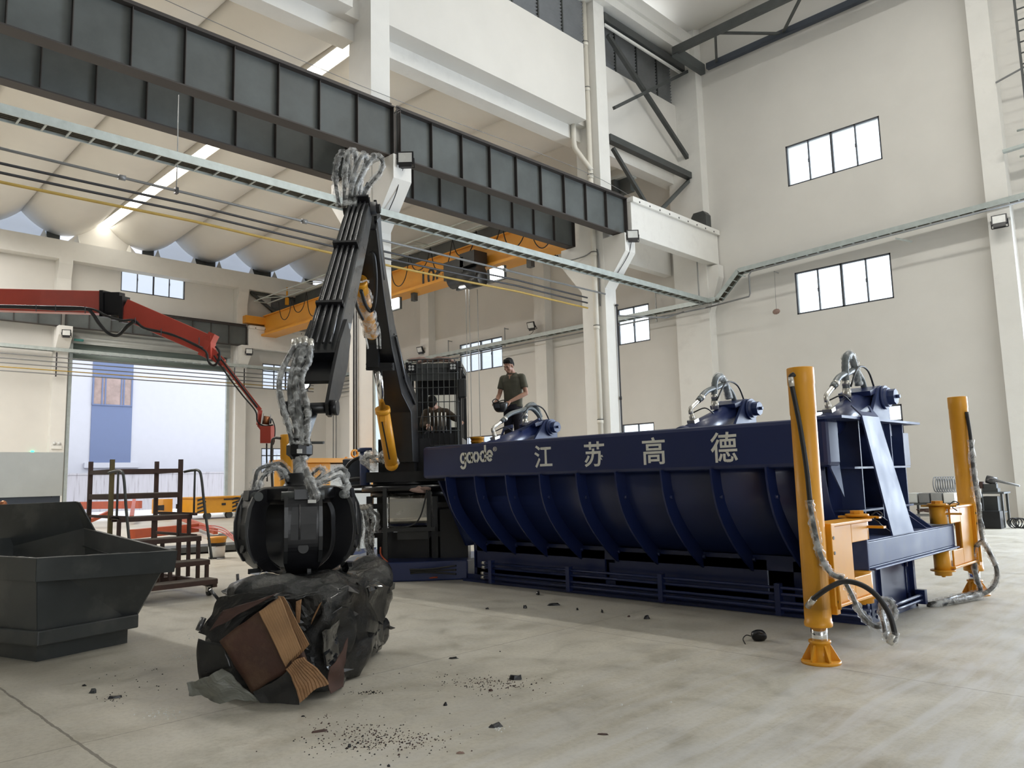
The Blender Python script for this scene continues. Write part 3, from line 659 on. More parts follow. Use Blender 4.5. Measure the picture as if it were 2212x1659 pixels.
# light walkway lattice on top, festoon cables
la = MB()
for zz, yy in ((11.5, 20.3), (11.5, 19.5)): la.bar((-39, yy, zz), (-17, yy, zz), .05, .05)
for i in range(22): x = -39+i; la.bar((x, 19.5, 11.5), (x+(1 if i % 2 else 0), 20.3, 11.5), .035, .035)
la.build('festoon_rail', 'galv', cr)
fe = MB()
for i in range(15):
    x = -38+1.45*i; dpt = random.uniform(.8, 1.7); fe.tube(catmull([(x, 20.4, 11.4), (x+.25, 20.4, 11.4-dpt*.75), (x+.7, 20.4, 11.4-dpt), (x+1.15, 20.4, 11.4-dpt*.75), (x+1.45, 20.4, 11.4)], 5), .022, 6)
fe.build('festoon_cable', 'rubber', cr)
ho = onY(1010, 590, 20.4)
h = MB().box((ho.x-.9, 19.9, 9.55), (ho.x+.3, 20.5, 10.3)).cyl((ho.x-.7, 20.2, 9.55), (ho.x+1.0, 20.2, 9.55), .33).box((ho.x+.1, 19.9, 9.9), (ho.x+.95, 20.6, 10.45)).cyl((ho.x+.3, 20.2, 9.3), (ho.x+1.1, 20.2, 9.3), .28)
h.build('hoist', 'blackg', cr)
rp = MB()
for px, pb in ((1006, 1012), (1013, 1020), (1031, 1034)):
    a = onY(px, 625, 20.3); rp.cyl(a, (a.x, 20.3, 2.6), .016, n=6)
rp.build('hoist_rope', 'galvdark', cr)
for px, py in ((1071, 590), (1002, 607), (849, 656)):
    a = onY(px, py, 20.2); MB().box((a.x-.33, 20.2, a.z-.22), (a.x+.33, 20.3, a.z+.22)).build('crane_lamp', 'lamp', cr)
    MB().box((a.x-.6, 20.3, a.z-.27), (a.x+.36, 20.42, a.z+.27)).build('lamp_housing', 'steel', cr)
for px, py in ((1146, 566), (895, 642)):
    a = onY(px, py, 21); MB().box((a.x-.12, 20.9, 9.5), (a.x+.12, 21.1, 9.9)).build('buffer', 'steel', cr)
pc = onX(620, 640, -39); MB().cyl((pc.x, pc.y, pc.z-.4), (pc.x, pc.y, pc.z+.5), .05).box((pc.x-.08, pc.y-.08, pc.z-.5), (pc.x+.08, pc.y+.08, pc.z-.1)).build('pendant', 'yellow', cr)
# second dark beams seen below the lower roof (crane of the next field)
tg = thing('roof_beam', 'dark grey steel roof beam above the orange crane', 'beam', (-28, 22.9, 12))
MB().box((-40.3, 22.7, 11.95), (-16.1, 22.95, 12.5)).build('web', 'girder', tg); MB().box((-40.3, 22.55, 12.5), (-16.1, 23.1, 12.62)).build('flange', 'pale', tg)
MB().box((-17.6, 20.8, 11.05), (-16.9, 21.9, 11.75)).build('junction_box', 'craney', cr)
tag(MB().box((-18.6, 22.4, 12.0), (-16.6, 22.75, 12.45)).build('roof_channel', 'steel'), 'dark steel channel under the lower roof behind the V bracing', 'beam')
# sagging wire lines and the thing hung on a string
a, b = onX(1180, 470, -14.4), onY(1420, 700, 24.4)
w = MB().tube(catmull([(-14.7, 2, 11.2), (-14.7, 10, 10.9), (-14.7, 19.2, 11.0), (-14.7, 24.6, 9.9)], 6), .008, 5)
tag(w.build('wire', 'pipe'), 'thin slack wire strung from column to corner above the girders', 'wire')
p = onY(1677, 673, 24.9); t = thing('hanging_tag', 'small brown scrap hung on a string against the end wall', 'tag', p)
MB().ell(p, .14, .03, .10, 8, 5).build('tag', 'rag', t); MB().cyl(p, p+V((.03, 0, 1.4)), .006, n=5).cyl(p+V((.03, -.03, 1.4)), p+V((.03, .32, 1.4)), .012, n=6).build('string', 'pipe', t)
bx = onY(1555, 500, 24.5); tag(MB().box((-14.6, 24.3, 10.42), (-14.0, 24.65, 10.86)).prism([(-14.6, 24.3, 10.86), (-14.0, 24.3, 10.86), (-14.1, 24.3, 11.0), (-14.5, 24.3, 11.0)], (0, .35, 0)).build('rail_buffer', 'steel'), 'dark rail stop buffer at the corner end of the white beam', 'buffer')
tag(MB().box((-40.7, 24.3, 10.4), (-40.1, 24.8, 10.95)).build('rail_buffer', 'steel'), 'dark rail stop buffer on the far corner beam behind the crane arm', 'buffer')
# caged wall ladder, right edge
ld = thing('wall_ladder', 'steel caged ladder high on the wall at the right edge', 'ladder', (-4.0, 24.4, 11))
for x in (-4.06, -3.5): MB().bar((x, 24.4, 10.6), (x, 24.4, 18), .06, .04).build('stile', 'steel', ld)
for i in range(22): MB().cyl((-4.06, 24.4, 10.9+.32*i), (-3.5, 24.4, 10.9+.32*i), .022, n=8).build('rung', 'girder', ld)
MB().bar((-4.76, 24.7, 12.35), (-4.0, 24.45, 12.42), .04, .04).build('stay', 'pipe', ld)
tag(MB().bar((-4.75, 24.6, 10.25), (-3.0, 24.6, 10.32), .16, .08).cyl((-4.15, 24.5, 9.9), (-4.15, 24.5, 10.75), .035).cyl((-4.35, 24.5, 9.95), (-3.95, 24.5, 9.95), .03).cyl((-4.35, 24.5, 10.7), (-3.95, 24.5, 10.7), .03).build('busbar_bracket', 'galv'), 'steel bracket with dark bolts sticking out at the right edge', 'bracket')
# ------------------------------------------------------------------ blue scrap baler
BX0, BX1, BY0, BY1 = -9.15, -3.05, 7.27, 9.50
ba = thing('scrap_baler', 'long dark blue scrap baling press with white lettering along its side beam', 'baling press', (-6.1, 8.4, 0))
tb = MB().box((BX0, BY0, 1.535), (BX1, BY0+.30, 2.005)).build('side_beam', 'blue', ba, bevel=.045)
yl = BY0-.001
def sgn(body, px, py, w, h, name='lettering', bold=.0):
    p = onY(px, py, yl); text(body, (p.x, yl, p.z), (1, 0, 0), (0, 0, 1), w, h, .003, name, 'letter', tb, bold)
def wpx(x0, x1, y): return onY(x1, y, yl).x-onY(x0, y, yl).x
def logo():
    # rounded stencil letters, drawn as flat strokes on the beam
    o0 = onY(995, 1000, yl); W = wpx(995, 1067, 995)/5; zb = o0.z-.012; H = .150; lg = MB(); st_ = .036; h2 = H/2
    def arc(cx, cz, rx, rz, a0, a1, n=14):
        pts = [(cx+rx*math.cos(math.radians(a0+(a1-a0)*i/n)), cz+rz*math.sin(math.radians(a0+(a1-a0)*i/n))) for i in range(n+1)]; strip(pts)
    def strip(pts):
        L_, R_ = [], []
        for i, p in enumerate(pts):
            a, b = pts[max(0, i-1)], pts[min(len(pts)-1, i+1)]; dx, dz = b[0]-a[0], b[1]-a[1]; l = math.hypot(dx, dz); nx, nz = -dz/l*st_/2, dx/l*st_/2
            L_.append(V((p[0]+nx, yl-.003, p[1]+nz))); R_.append(V((p[0]-nx, yl-.003, p[1]-nz)))
        m = len(pts); lg.add(L_+R_, [(i, i+1, m+i+1, m+i) for i in range(m-1)])
    r = W*.345
    for k, ch in enumerate('gaode'):
        cx = o0.x+W*(k+.44); cz = zb+h2+.004*k; rz = h2-st_*.35
        if ch == 'g': arc(cx, cz, r, rz, 15, 345, 20); strip([(cx+r, cz+h2), (cx+r, cz-H*.62)]); arc(cx, cz-H*.62, r, H*.30, 0, -165, 10)
        if ch == 'a': arc(cx, cz, r, rz, 15, 345, 20); strip([(cx+r, cz+h2), (cx+r, cz-h2)])
        if ch == 'o': arc(cx, cz, r, rz, -82, 82, 12); arc(cx, cz, r, rz, 98, 262, 12)
        if ch == 'd': arc(cx, cz, r, rz, 20, 160, 9); arc(cx, cz, r, rz, 168, 340, 11); strip([(cx+r, cz-h2), (cx+r, cz+H*1.02)])
        if ch == 'e': arc(cx, cz, r, rz, 0, 172, 12); arc(cx, cz, r, rz, 186, 318, 10); strip([(cx-r*.45, cz-.004), (cx+r, cz-.004)])
    md = lg.build('lettering', 'letter', tb).modifiers.new('solid', 'SOLIDIFY'); md.thickness = .004
logo()
sgn('®', 1069, 970, wpx(1065, 1073, 970), .062)
sgn('江', 1173.5, 986, wpx(1155, 1193, 986), .285, bold=.012); sgn('苏', 1284, 981, wpx(1262, 1306, 981), .300, bold=.012)
sgn('高', 1412, 974, wpx(1388, 1437, 974), .305, bold=.012); sgn('德', 1563.5, 966, wpx(1535, 1592, 966), .315, bold=.010)
_PR = [(7.25, 1.55), (7.275, 1.33), (7.36, 1.08), (7.53, .84), (7.75, .62), (8.0, .43), (8.14, .36)]
_PRC = catmull([(0, y, z) for y, z in _PR], 8)
def prof(t, inset=0.0):                       # rib profile from under the beam down to the base
    k = min(len(_PRC)-2, int(t*(len(_PRC)-1))); f = t*(len(_PRC)-1)-k; p = _PRC[k].lerp(_PRC[k+1], f)
    d = (_PRC[k+1]-_PRC[k]).normalized(); n = V((0, -d.z, d.y)); p = p+n*inset
    return (p.y, p.z)
sk = MB()
def skin(u, v): y, z = prof(v, .19); return V((BX0+.55+(BX1-.12-BX0-.55)*u, y, z))
sk.grid(skin, 1, 16); sk.build('side_skin', 'blue', ba, solid=.02)
rx = [onY(px, 1020, BY0+.04).x for px in (969, 1031, 1098, 1171, 1250, 1335, 1433, 1541, 1660)] + [-3.32]
for x in rx:
    o = [prof(i/12) for i in range(13)]; n = [prof(i/12, .22) for i in range(13)]; n[0] = (n[0][0], 1.55)
    MB().prism([(x-.011, y, z) for y, z in o]+[(x-.011, y, z) for y, z in n[::-1]], (.022, 0, 0)).build('rib', 'blue', ba)
    for t in (.24, .80):
        y, z = prof(t, .11); MB().cyl((x-.02, y, z), (x+.045, y, z), .024, n=10).build('rib_pin', 'blue', ba)
    y0 = prof(1)[0]; MB().box((x-.16, y0-.10, .0), (x-.04, y0-.06, .40)).build('base_post', 'blue', ba)
MB().box((BX0+.2, 7.96, .03), (BX1, 7.98, .10)).box((BX0+.2, 7.86, 0), (BX1, 9.30, .035)).build('base_plate', 'blue', ba)
# base walls front and back with openings, so daylight shows through under the press
bw = MB()
cuts = [BX0+.3, -8.86, -8.80, -6.36, -6.20, -4.13, -3.83, BX1-.02]
for i in range(0, 8, 2): bw.box((cuts[i], 8.02, .03), (cuts[i+1], 8.05, .55)); bw.box((cuts[i], 9.1, .03), (cuts[i+1], 9.13, .55))
bw.box((BX0+.3, 8.02, .03), (BX1, 8.05, .19)).box((BX0+.3, 8.02, .44), (BX1, 8.05, .6)).box((BX0+.3, 9.1, .03), (BX1, 9.13, .16)).box((BX0+.3, 9.1, .44), (BX1, 9.13, .6))
bw.build('base_wall', 'blue', ba)
# four steel pipes along the foot, with clamp posts
for z, y in ((.30, 7.80), (.235, 7.80), (.155, 7.78), (.095, 7.78)):
    pp = MB().tube([(BX0+.75, y, z), (BX1+.08, y, z)], .017, 8).build('pipe', 'blue', ba)
    MB().cyl((BX0+.70, y, z), (BX0+.76, y, z), .024, n=8).build('fitting', 'fitting', pp)
for x in (-8.25, -6.78, -5.35, -3.9): MB().box((x-.03, 7.755, .03), (x+.03, 7.83, .345)).build('pipe_clamp', 'blue', ba)
# left tail of the hull and inner trough
MB().prism([(BX0+.05, BY0+.25, 1.5), (BX0+.05, 9.2, 1.5), (BX0+.05, 8.9, .5), (BX0+.05, 8.05, .5)], (.04, 0, 0)).build('end_wall', 'blue', ba)
MB().box((BX0, 9.2, 1.535), (BX1, BY1, 1.90)).build('rear_beam', 'blue', ba)
tr = MB().grid(lambda u, v: V((BX0+.6+(BX1-BX0-.7)*u, 9.35-.3*v**2, 1.6-1.1*v)), 1, 8); tr.build('rear_skin', 'blue', ba, solid=.02)
MB().box((BX0+.02, 7.6, 1.84), (BX1-.2, 9.25, 1.875)).build('deck', 'blue', ba)
# three lid cylinders with clevis, pin, hose loops
def lid(X, Yp, zp, s, wrapped, ao=.5, lh=1.0):
    c = V((X, Yp, zp)); d = V((0, -.955, -.296)).normalized(); n = V((1, 0, 0)).cross(d).normalized(); n = n if n.z > 0 else -n
    w = .17*s
    for k in (-1, 1):
        xc = X+k*w
        poly = [c+n*.14*s+d*.02, c-d*.10*s+n*.09*s, c-d*.135*s-n*.04*s, V((X, c.y+.16*s, 1.86)), V((X, c.y-.55*s, 1.86)), c+d*.10*s+n*.13*s]
        lu = MB().prism([(xc-.018, p.y, p.z) for p in poly], (.036, 0, 0)).build('lid_lug', 'bluel', ba)
    MB().cyl(c+d*.10*s, c+d*1.45*s, .130*s, n=24).cyl(c+d*.05*s, c+d*.16*s, .142*s, n=24).cyl(c+d*1.25*s, c+d*1.33*s, .15*s, n=24).build('lid_cylinder', 'blue', ba)
    pn = MB().cyl((X-w-.08*s, Yp, zp), (X+w+.08*s, Yp, zp), .105*s, n=20).cyl((X+w+.08*s, Yp, zp), (X+w+.15*s, Yp, zp), .085*s, n=8, smooth=False).cyl((X+w+.018, Yp, zp), (X+w+.05*s, Yp, zp), .130*s, n=20).cyl((X+w+.15*s, Yp, zp), (X+w+.19*s, Yp, zp), .02*s, n=8)
    pn.build('pivot_pin', 'bluel', lu)
    MB().prism([c+n*.135*s+d*.0-V((w, 0, 0)), c+n*.15*s+d*.3*s-V((w, 0, 0)), c+n*.10*s+d*.3*s-V((w, 0, 0)), c+n*.08*s-V((w, 0, 0))], (2*w, 0, 0)).build('lug_cover', 'blue', ba)
    e = c+d*1.02*s+n*.13*s; a = c+d*ao*s+n*.14*s
    MB().obox(e, V((.05, 0, 0)), d*.05, n*.03).cyl(e, e+n*.10*s, .032*s, n=10).tube(catmull([e+n*.06*s, e+n*.15*s, e+n*.18*s-d*.10*s, e+n*.20*s-d*.2*s], 4), .026*s, 8).build('hose_elbow', 'fitting', ba)
    MB().tube(catmull([e+n*.20*s-d*.2*s, e+n*.26*s-d*.42*s, c+d*.36*s+n*.38*s, c+d*.14*s+n*.36*s, c+d*.02*s+n*.24*s, c-d*.02*s+n*.12*s], 6), .034*s, 8).build('hose', 'hoseg', ba)
    MB().cyl(e+n*.215*s-d*.26*s, e+n*.225*s-d*.31*s, .040*s, n=10).build('hose_coupling', 'fitting', ba)
    up = V((0, 0, 1)); l = [a, a+up*.26*lh, a-d*.05*s+up*.41*lh, a-d*.18*s+up*.42*lh, a-d*.28*s+up*.28*lh, a-d*.36*s+up*.05*lh]
    lp = MB(); pts = catmull(l, 7); lp.tube(pts, [.036*s*(1.0+.10*(i % 2)) for i in range(len(pts))], 10); lp.build('hose_loop', 'hoseg', ba)
    MB().cyl(a, a+up*.10*s, .044*s, n=10).cyl(a+up*.13*s, a+up*.18*s, .043*s, n=10).build('hose_coupling', 'fitting', ba)
    if wrapped:
        f = MB(); q = catmull(l[2:], 8); f.tube(q, [.050*s*random.uniform(.85, 1.2) for _ in q], 10, .10); f.build('plastic_sleeve', 'film', ba)
    MB().tube(catmull([e+n*.1*s-d*.05, e-d*.15*s+n*.12*s+V((.1, 0, 0)), e-d*.28*s+n*.02*s+V((.12, 0, 0))], 5), .008, 5).tube(catmull([c+d*.5*s+n*.26*s+V((.06, 0, 0)), c+d*.2*s+n*.40*s+V((.06, 0, 0)), c-d*.06*s+n*.30*s+V((.06, 0, 0)), c-d*.16*s+n*.02+V((.06, 0, 0))], 5), .011, 6).build('thin_hose', 'rubber', ba)
for px, py, wr, s, ao, lh in ((1188, 925, False, 1.0, .34, .66), (1617, 886, True, 1.0, .48, .86), (1905, 861, True, 1.0, .50, 1.02)):
    p = onY(px, py, 8.85); lid(p.x-.17, 8.85, p.z+.01, s, wr, ao, lh)
# bracing struts and ladder bits left of the first cylinder
p0 = onY(1075, 952, 8.3); p1 = onY(1165, 905, 8.3)
MB().bar((p0.x, 8.3, p0.z-.05), (p1.x, 8.3, p1.z), .03, .03).bar((p0.x, 8.3, p0.z-.1), (p0.x+.15, 8.3, p0.z+.18), .025, .025).bar((p0.x+.15, 8.3, p0.z+.18), (p0.x+.33, 8.3, p0.z+.2), .04, .05).build('guard_bar', 'bluel', ba)
# ---- the near end: top flange, stiffened end plate, sloping plate, cross beam
X1 = BX1
MB().box((X1-.22, BY0-.02, 1.985), (X1+.16, 9.42, 2.01)).build('end_flange', 'bluel', ba)
MB().box((X1-.20, 7.62, .55), (X1-.17, 9.22, 1.985)).build('end_plate', 'blue', ba)
gr = MB()
for y in (7.93, 8.42, 8.80, 9.18): gr.box((X1-.17, y-.010, .86), (X1+.05, y+.010, 1.985))
for z in (1.52, 1.10): gr.box((X1-.17, 7.72, z-.010), (X1+.06, 9.30, z+.010))
gr.build('end_stiffener', 'bluel', ba)
for y in (8.02, 8.28, 8.98, 9.16): MB().prism([(X1-.02, y-.01, 1.10), (X1-.02, y-.01, .86), (X1+.28, y-.01, .86)], (0, .02, 0)).build('gusset', 'bluel', ba)
# curved side cheek
ck = [(BY0+.02, 1.985), (BY0+.10, 1.52), (BY0+.36, 1.24), (BY0+.45, .95), (BY0+.62, .72), (BY0+.85, .62), (BY0+.85, 1.985)]
MB().prism([(X1-.04, y, z) for y, z in ck[:2]+[(BY0+.36, 1.24), (BY0+.22, 1.985)]], (.016, 0, 0)).build('cheek_plate', 'bluel', ba)
MB().prism([(X1-.22, y, z) for y, z in ck], (.03, 0, 0)).build('cheek_back', 'blue', ba)
# inclined plate with two prongs on top
b0, b1 = V((X1+.30, 8.24, .865)), V((X1+.30, 8.84, .865)); t0, t1 = V((X1+.175, 7.98, 2.02)), V((X1+.175, 8.55, 2.02))
b0.y, b1.y = onX(1927, 1153, b0.x).y, onX(1972, 1142, b1.x).y; t0.y, t1.y = onX(1861, 905, t0.x).y, onX(1897, 905, t1.x).y
sp = MB().add([b0, b1, t1, t0], [(0, 1, 2, 3)])
k0 = V((X1-.0, onX(1838, 876, X1).y, onX(1838, 876, X1).z)); k1 = V((X1-.0, onX(1877, 878, X1).y, onX(1877, 878, X1).z))
sp.add([t0, t1, t1+(k1-t1)*.35, t0+(k0-t0)*.35], [(0, 1, 2, 3)]); sp.add([t0+(k0-t0)*.35, t0+(k0-t0)*.35+(t1-t0)*.22, k0+(t1-t0)*.05, k0], [(0, 1, 2, 3)])
sp.add([t1+(k1-t1)*.35, t1+(k1-t1)*.35-(t1-t0)*.22, k1-(t1-t0)*.05, k1], [(0, 1, 2, 3)])
sp.build('sloping_plate', 'bluel', ba, solid=.016)
cx = X1+.30
cb = MB().box((cx-.30, 7.26, .615), (cx, 9.80, .63)).box((cx-.30, 7.26, .85), (cx, 9.80, .865)).box((cx-.015, 7.26, .63), (cx, 9.80, .85)).box((cx-.30, 7.24, .60), (cx, 7.27, .875))
cb.box((cx-.02, 7.28, .600), (cx+.045, 9.80, .618)); cb.build('cross_beam', 'bluel', ba, bevel=.012)
MB().box((X1-.55, 7.87, .03), (X1-.03, 9.28, .60)).build('foot_box', 'blue', ba)
fb = MB().box((X1-.04, 7.87, .0), (X1+.02, 7.93, .62)).box((X1-.04, 9.22, .0), (X1+.02, 9.28, .62)).box((X1-.04, 7.87, .0), (X1+.02, 9.28, .06)).box((X1-.04, 8.32, .0), (X1+.0, 8.37, .6))
fb.build('foot_frame', 'blue', ba)
for z in (.135, .085): MB().tube([(X1+.09, 7.9, z), (X1+.09, 9.25, z)], .018, 8).build('end_pipe', 'blue', ba)
MB().box((X1+.03, 9.18, .04), (X1+.13, 9.25, .19)).build('end_pipe_clamp', 'blue', ba)
MB().box((BX0+.25, 8.05, .0), (BX0+.30, 9.1, .62)).build('base_end', 'blue', ba)

# ------------------------------------------------------------------ yellow outrigger jacks
def leg(name, label, x, y, hs, hoses):
    t = thing('outrigger_jack', label, 'outrigger', (x, y, 0), 0, 'yellow hydraulic outrigger jacks of the baler')
    MB().lathe([(0, .280), (.104, .280), (.107, .285), (.107, .315), (.102, .32), (.102, .42), (.100, .405), (.100, 1.95), (.104, 1.96), (.104, 2.2), (.107, 2.21), (.107, 2.34), (.104, 2.345), (0, 2.345)], (x, y, 0), n=32).build('jack_tube', 'yellow', t)
    MB().cyl((x, y, .13), (x, y, .29), .062, n=24).build('jack_rod', 'chrome', t)
    ft = MB().lathe([(0, 0), (.150, 0), (.150, .018), (.140, .022), (.078, .022), (.075, .152), (.084, .154), (.084, .172), (.064, .175), (0, .175)], (x, y, 0), n=32)
    for k in range(6):
        a = k*PI/3+.4; e = V((math.cos(a), math.sin(a), 0)); q = V((-math.sin(a), math.cos(a), 0))*.008
        ft.prism([V((x, y, .022))+e*.07-q, V((x, y, .022))+e*.138-q, V((x, y, .034))+e*.138-q, V((x, y, .142))+e*.078-q, V((x, y, .142))+e*.07-q], q*2)
    ft.build('foot', 'yellow', t)
    # swing bracket reaching to the cross beam hinge
    yh = y+hs*1.02; s = hs
    br = MB().box((x-.11, min(y+s*.10, y+s*.17), .36), (x+.115, max(y+s*.10, y+s*.17), 1.075))
    br.box((x-.12, min(y+s*.17, yh), 1.045), (x+.10, max(y+s*.17, yh), 1.07)).box((x-.12, min(y+s*.17, yh), .40), (x+.10, max(y+s*.17, yh), .425))
    for za, zb, ya_, ye_ in ((.425, 1.045, y+s*.17, y+s*.60), (.885, 1.045, y+s*.60, yh-s*.06), (.425, .595, y+s*.60, yh-s*.06)): br.box((x+.055, min(ya_, ye_), za), (x+.075, max(ya_, ye_), zb))
    bo = br.build('bracket', 'yellow', t, bevel=.006)
    h = MB()
    for z in (.46, .60, .84, .96): h.cyl((x+.112, y+s*.135, z), (x+.119, y+s*.135, z), .014, n=10)
    h.build('bolt_hole', 'black', bo)
    hx = x-.03
    pv = MB().cyl((hx, yh, .885), (hx, yh, 1.07), .085, n=20).cyl((hx, yh, 1.085), (hx, yh, 1.105), .10, n=20).cyl((hx, yh, 1.10), (hx, yh, 1.135), .06, n=8, smooth=False)
    MB().cyl((hx, yh, .33), (hx, yh, .60), .085, n=20).cyl((hx, yh, .375), (hx, yh, .39), .125, n=20).cyl((hx, yh, .31), (hx, yh, .33), .02, n=8).build('hinge_pin', 'yellow', t)
    pv.box((hx, yh-s*.02-.03, .985), (hx+.24, yh-s*.02+.03, 1.005)).box((hx-.16, yh-.03, 1.07), (hx+.20, yh+.03, 1.088)); pv.build('hinge_pin', 'yellow', t)
    MB().tube(catmull([(hx+.12, yh, 1.09), (hx+.17, yh+.02, 1.13), (hx+.22, yh, 1.10), (hx+.16, yh-.03, 1.07), (hx+.2, yh-.02, 1.03)], 4), .006, 5).build('locking_wire', 'rubber', t)
    cl = V((x+.09, y+s*.14, .50)); MB().cbox(cl, .05, .12, .14).cyl(cl+V((.03, 0, .1)), cl+V((.03, 0, -.1)), .015, n=8).build('hose_clamp', 'yellow', t)
    return t
jn = leg('outrigger_jack', 'tall yellow outrigger jack in front, nearest the camera, black hose down its side', -2.765, 6.16, 1, True)
jf = leg('outrigger_jack', 'tall yellow outrigger jack at the far corner, hoses looping to the floor', -2.765, 10.46, -1, True)
def wrapped(par, pts, r, rf, hosem='hose', jit=.16, n=7):
    q = catmull(pts, n); MB().tube(q, r, 8).build('hose', hosem, par)
    MB().tube(q, [rf*random.uniform(.8, 1.3) for _ in q], 9, jit).build('plastic_wrap', 'film', par)
def P6(px, py, y): return onY(px, py, y)
# near jack: straight black hose, then wrapped hose to the floor loop
top = [P6(1716, 808, 6.04), P6(1708, 815, 6.02), P6(1711, 835, 6.02), P6(1728, 920, 6.02), P6(1742, 1010, 6.02), P6(1750, 1085, 6.02)]
MB().tube(catmull(top, 6), .020, 8).build('hose', 'rubber', jn); MB().cyl(top[0], top[1], .016, n=8).cyl(top[1], top[2], .024, n=10).build('hose_fitting', 'fitting', jn)
wrapped(jn, [P6(1748, 1080, 6.02), P6(1755, 1120, 6.03), P6(1764, 1165, 6.05), P6(1775, 1205, 6.08), P6(1795, 1238, 6.12), P6(1822, 1250, 6.16)], .020, .034)
wrapped(jn, [P6(1822, 1250, 6.2), P6(1840, 1285, 6.22), P6(1858, 1322, 6.22), P6(1885, 1350, 6.22), P6(1905, 1352, 6.3), P6(1932, 1328, 6.5), P6(1924, 1300, 6.5), P6(1908, 1298, 6.45), P6(1905, 1325, 6.35), P6(1910, 1350, 6.2), P6(1915, 1376, 6.12), P6(1930, 1378, 6.12)], .017, .030)
hh = [P6(1745, 1310, 6.03), P6(1758, 1293, 6.0), P6(1790, 1270, 6.0), P6(1824, 1256, 6.06), P6(1862, 1264, 6.1), P6(1895, 1288, 6.12), P6(1920, 1325, 6.12), P6(1931, 1360, 6.1), P6(1932, 1378, 6.1), P6(1922, 1388, 6.1)]
MB().tube(catmull(hh, 6), .021, 8).build('hose', 'rubber', jn); MB().cyl(hh[0], hh[1], .026, n=10).build('hose_fitting', 'fitting', jn)
MB().cyl(P6(1932, 1370, 6.1), P6(1922, 1390, 6.1), .026, n=10).build('hose_fitting', 'fitting', jn)
q = [P6(1934, 1365, 6.1), P6(1928, 1380, 6.1), P6(1922, 1392, 6.1)]; MB().tube(q, [.03, .045, .03], 9, .2).build('plastic_wrap', 'film', jn)
# far jack hoses
ff = [P6(2088, 890, 10.4), P6(2097, 950, 10.38), P6(2104, 1030, 10.38), P6(2112, 1080, 10.38), P6(2118, 1140, 10.36), P6(2122, 1168, 10.34)]
MB().tube(catmull(ff[:3], 5), .020, 8).build('hose', 'rubber', jf); wrapped(jf, ff[1:], .022, .036)
wrapped(jf, [P6(2122, 1168, 10.3), P6(2106, 1185, 10.28), P6(2105, 1215, 10.28), P6(2110, 1250, 10.28), P6(2118, 1275, 10.28), P6(2105, 1283, 10.2), P6(2070, 1288, 9.9), P6(2045, 1296, 9.5), P6(2005, 1306, 9.28)], .024, .036)
wrapped(jf, [P6(2122, 1168, 10.3), P6(2138, 1195, 10.28), P6(2153, 1230, 10.28), P6(2150, 1260, 10.28), P6(2130, 1280, 10.2), P6(2095, 1292, 9.9), P6(2050, 1300, 9.5), P6(2005, 1312, 9.28)], .024, .036)
MB().tube([P6(2005, 1306, 9.28), P6(2050, 1296, 9.5)], .026, 8).tube([P6(2005, 1312, 9.28), P6(2045, 1302, 9.45)], .026, 8).build('hose', 'rubber', jf)
# jacks at the far left end
jl = leg('outrigger_jack', 'yellow outrigger jack seen behind the wrapped grab hoses at the far left end', -11.97, 6.6, 1, False)
a = onY(628, 936, 6.55); b = onY(596, 945, 6.55)
MB().tube(catmull([(-11.97, 6.5, 2.28), (-12.12, 6.45, 2.29), (-12.2, 6.45, 2.2), (-12.2, 6.45, 1.8), (-12.2, 6.5, 1.2), (-12.0, 6.5, .8), (-11.8, 6.5, .62), (-11.6, 6.55, .6)], 6), .022, 8).build('hose', 'hose', jl)
MB().tube(catmull([(-11.98, 6.42, 1.2), (-11.9, 6.42, .85), (-11.75, 6.45, .66), (-11.55, 6.5, .58)], 6), .035, 8, .15).build('plastic_wrap', 'film', jl)
leg('outrigger_jack', 'yellow outrigger jack mostly hidden behind the cab at the far end', -11.97, 10.3, -1, False)
# ------------------------------------------------------------------ black material handler on its pedestal
T = at(670, 882, 6.95); A = at(779, 452, 9.45)
HD = V((A.x-T.x, A.y-T.y, 0)).normalized(); LT = HD.cross(V((0, 0, 1))); LT = LT if LT.dot(RR) > 0 else -LT
SD = (A-T).normalized(); SN = LT.cross(SD); SN = SN if SN.dot(CP-T) > 0 else -SN
TC = at(888, 1046, 12.75); TC = V((TC.x, TC.y, 0))
mh = thing('material_handler', 'black crane arm machine with caged cab at the left end of the blue baler', 'material handler', TC)
def loft(mb, st, lat):                       # stations (centre, half width, half depth, depth dir)
    ring = []
    for c, w, d, n in st: ring.append([c-lat*w-n*d, c+lat*w-n*d, c+lat*w+n*d, c-lat*w+n*d])
    vs = sum(ring, []); fs = []
    for i in range(len(st)-1): fs += [(4*i+k, 4*i+(k+1) % 4, 4*i+4+(k+1) % 4, 4*i+4+k) for k in range(4)]
    fs += [(3, 2, 1, 0), tuple(4*(len(st)-1)+k for k in range(4))]
    return mb.add(vs, fs)
L = (A-T).length
def SP(s, n=0.0, l=0.0): return T+SD*s+SN*n+LT*l
st = MB(); loft(st, [(SP(.62, -.03), .150, .16, SN), (SP(1.1, -.02), .150, .17, SN), (SP(L-.5, -.0), .135, .14, SN), (SP(L+.02, -.0), .130, .10, SN)], LT)
stk = st.build('stick', 'blackg', mh, bevel=.01)
sg = MB()
sg.add([SP(.62, -.19, .152), SP(.62, .13, .152), SP(L-.5, .12, .137), SP(L-.5, -.12, .137)], [(0, 1, 2, 3)]); sg.build('stick_side', 'sidegrey', stk, solid=.004)
tp = MB()
for k in (-1, 1):
    poly = [SP(1.15, .10, k*.155), SP(.75, .15, k*.155), SP(.30, .13, k*.155), SP(-.04, .09, k*.155), SP(-.09, .0, k*.155), SP(-.04, -.08, k*.155), SP(.35, -.20, k*.155), SP(.8, -.22, k*.155), SP(1.15, -.12, k*.155)]
    tp.prism(poly, LT*(.03*k))
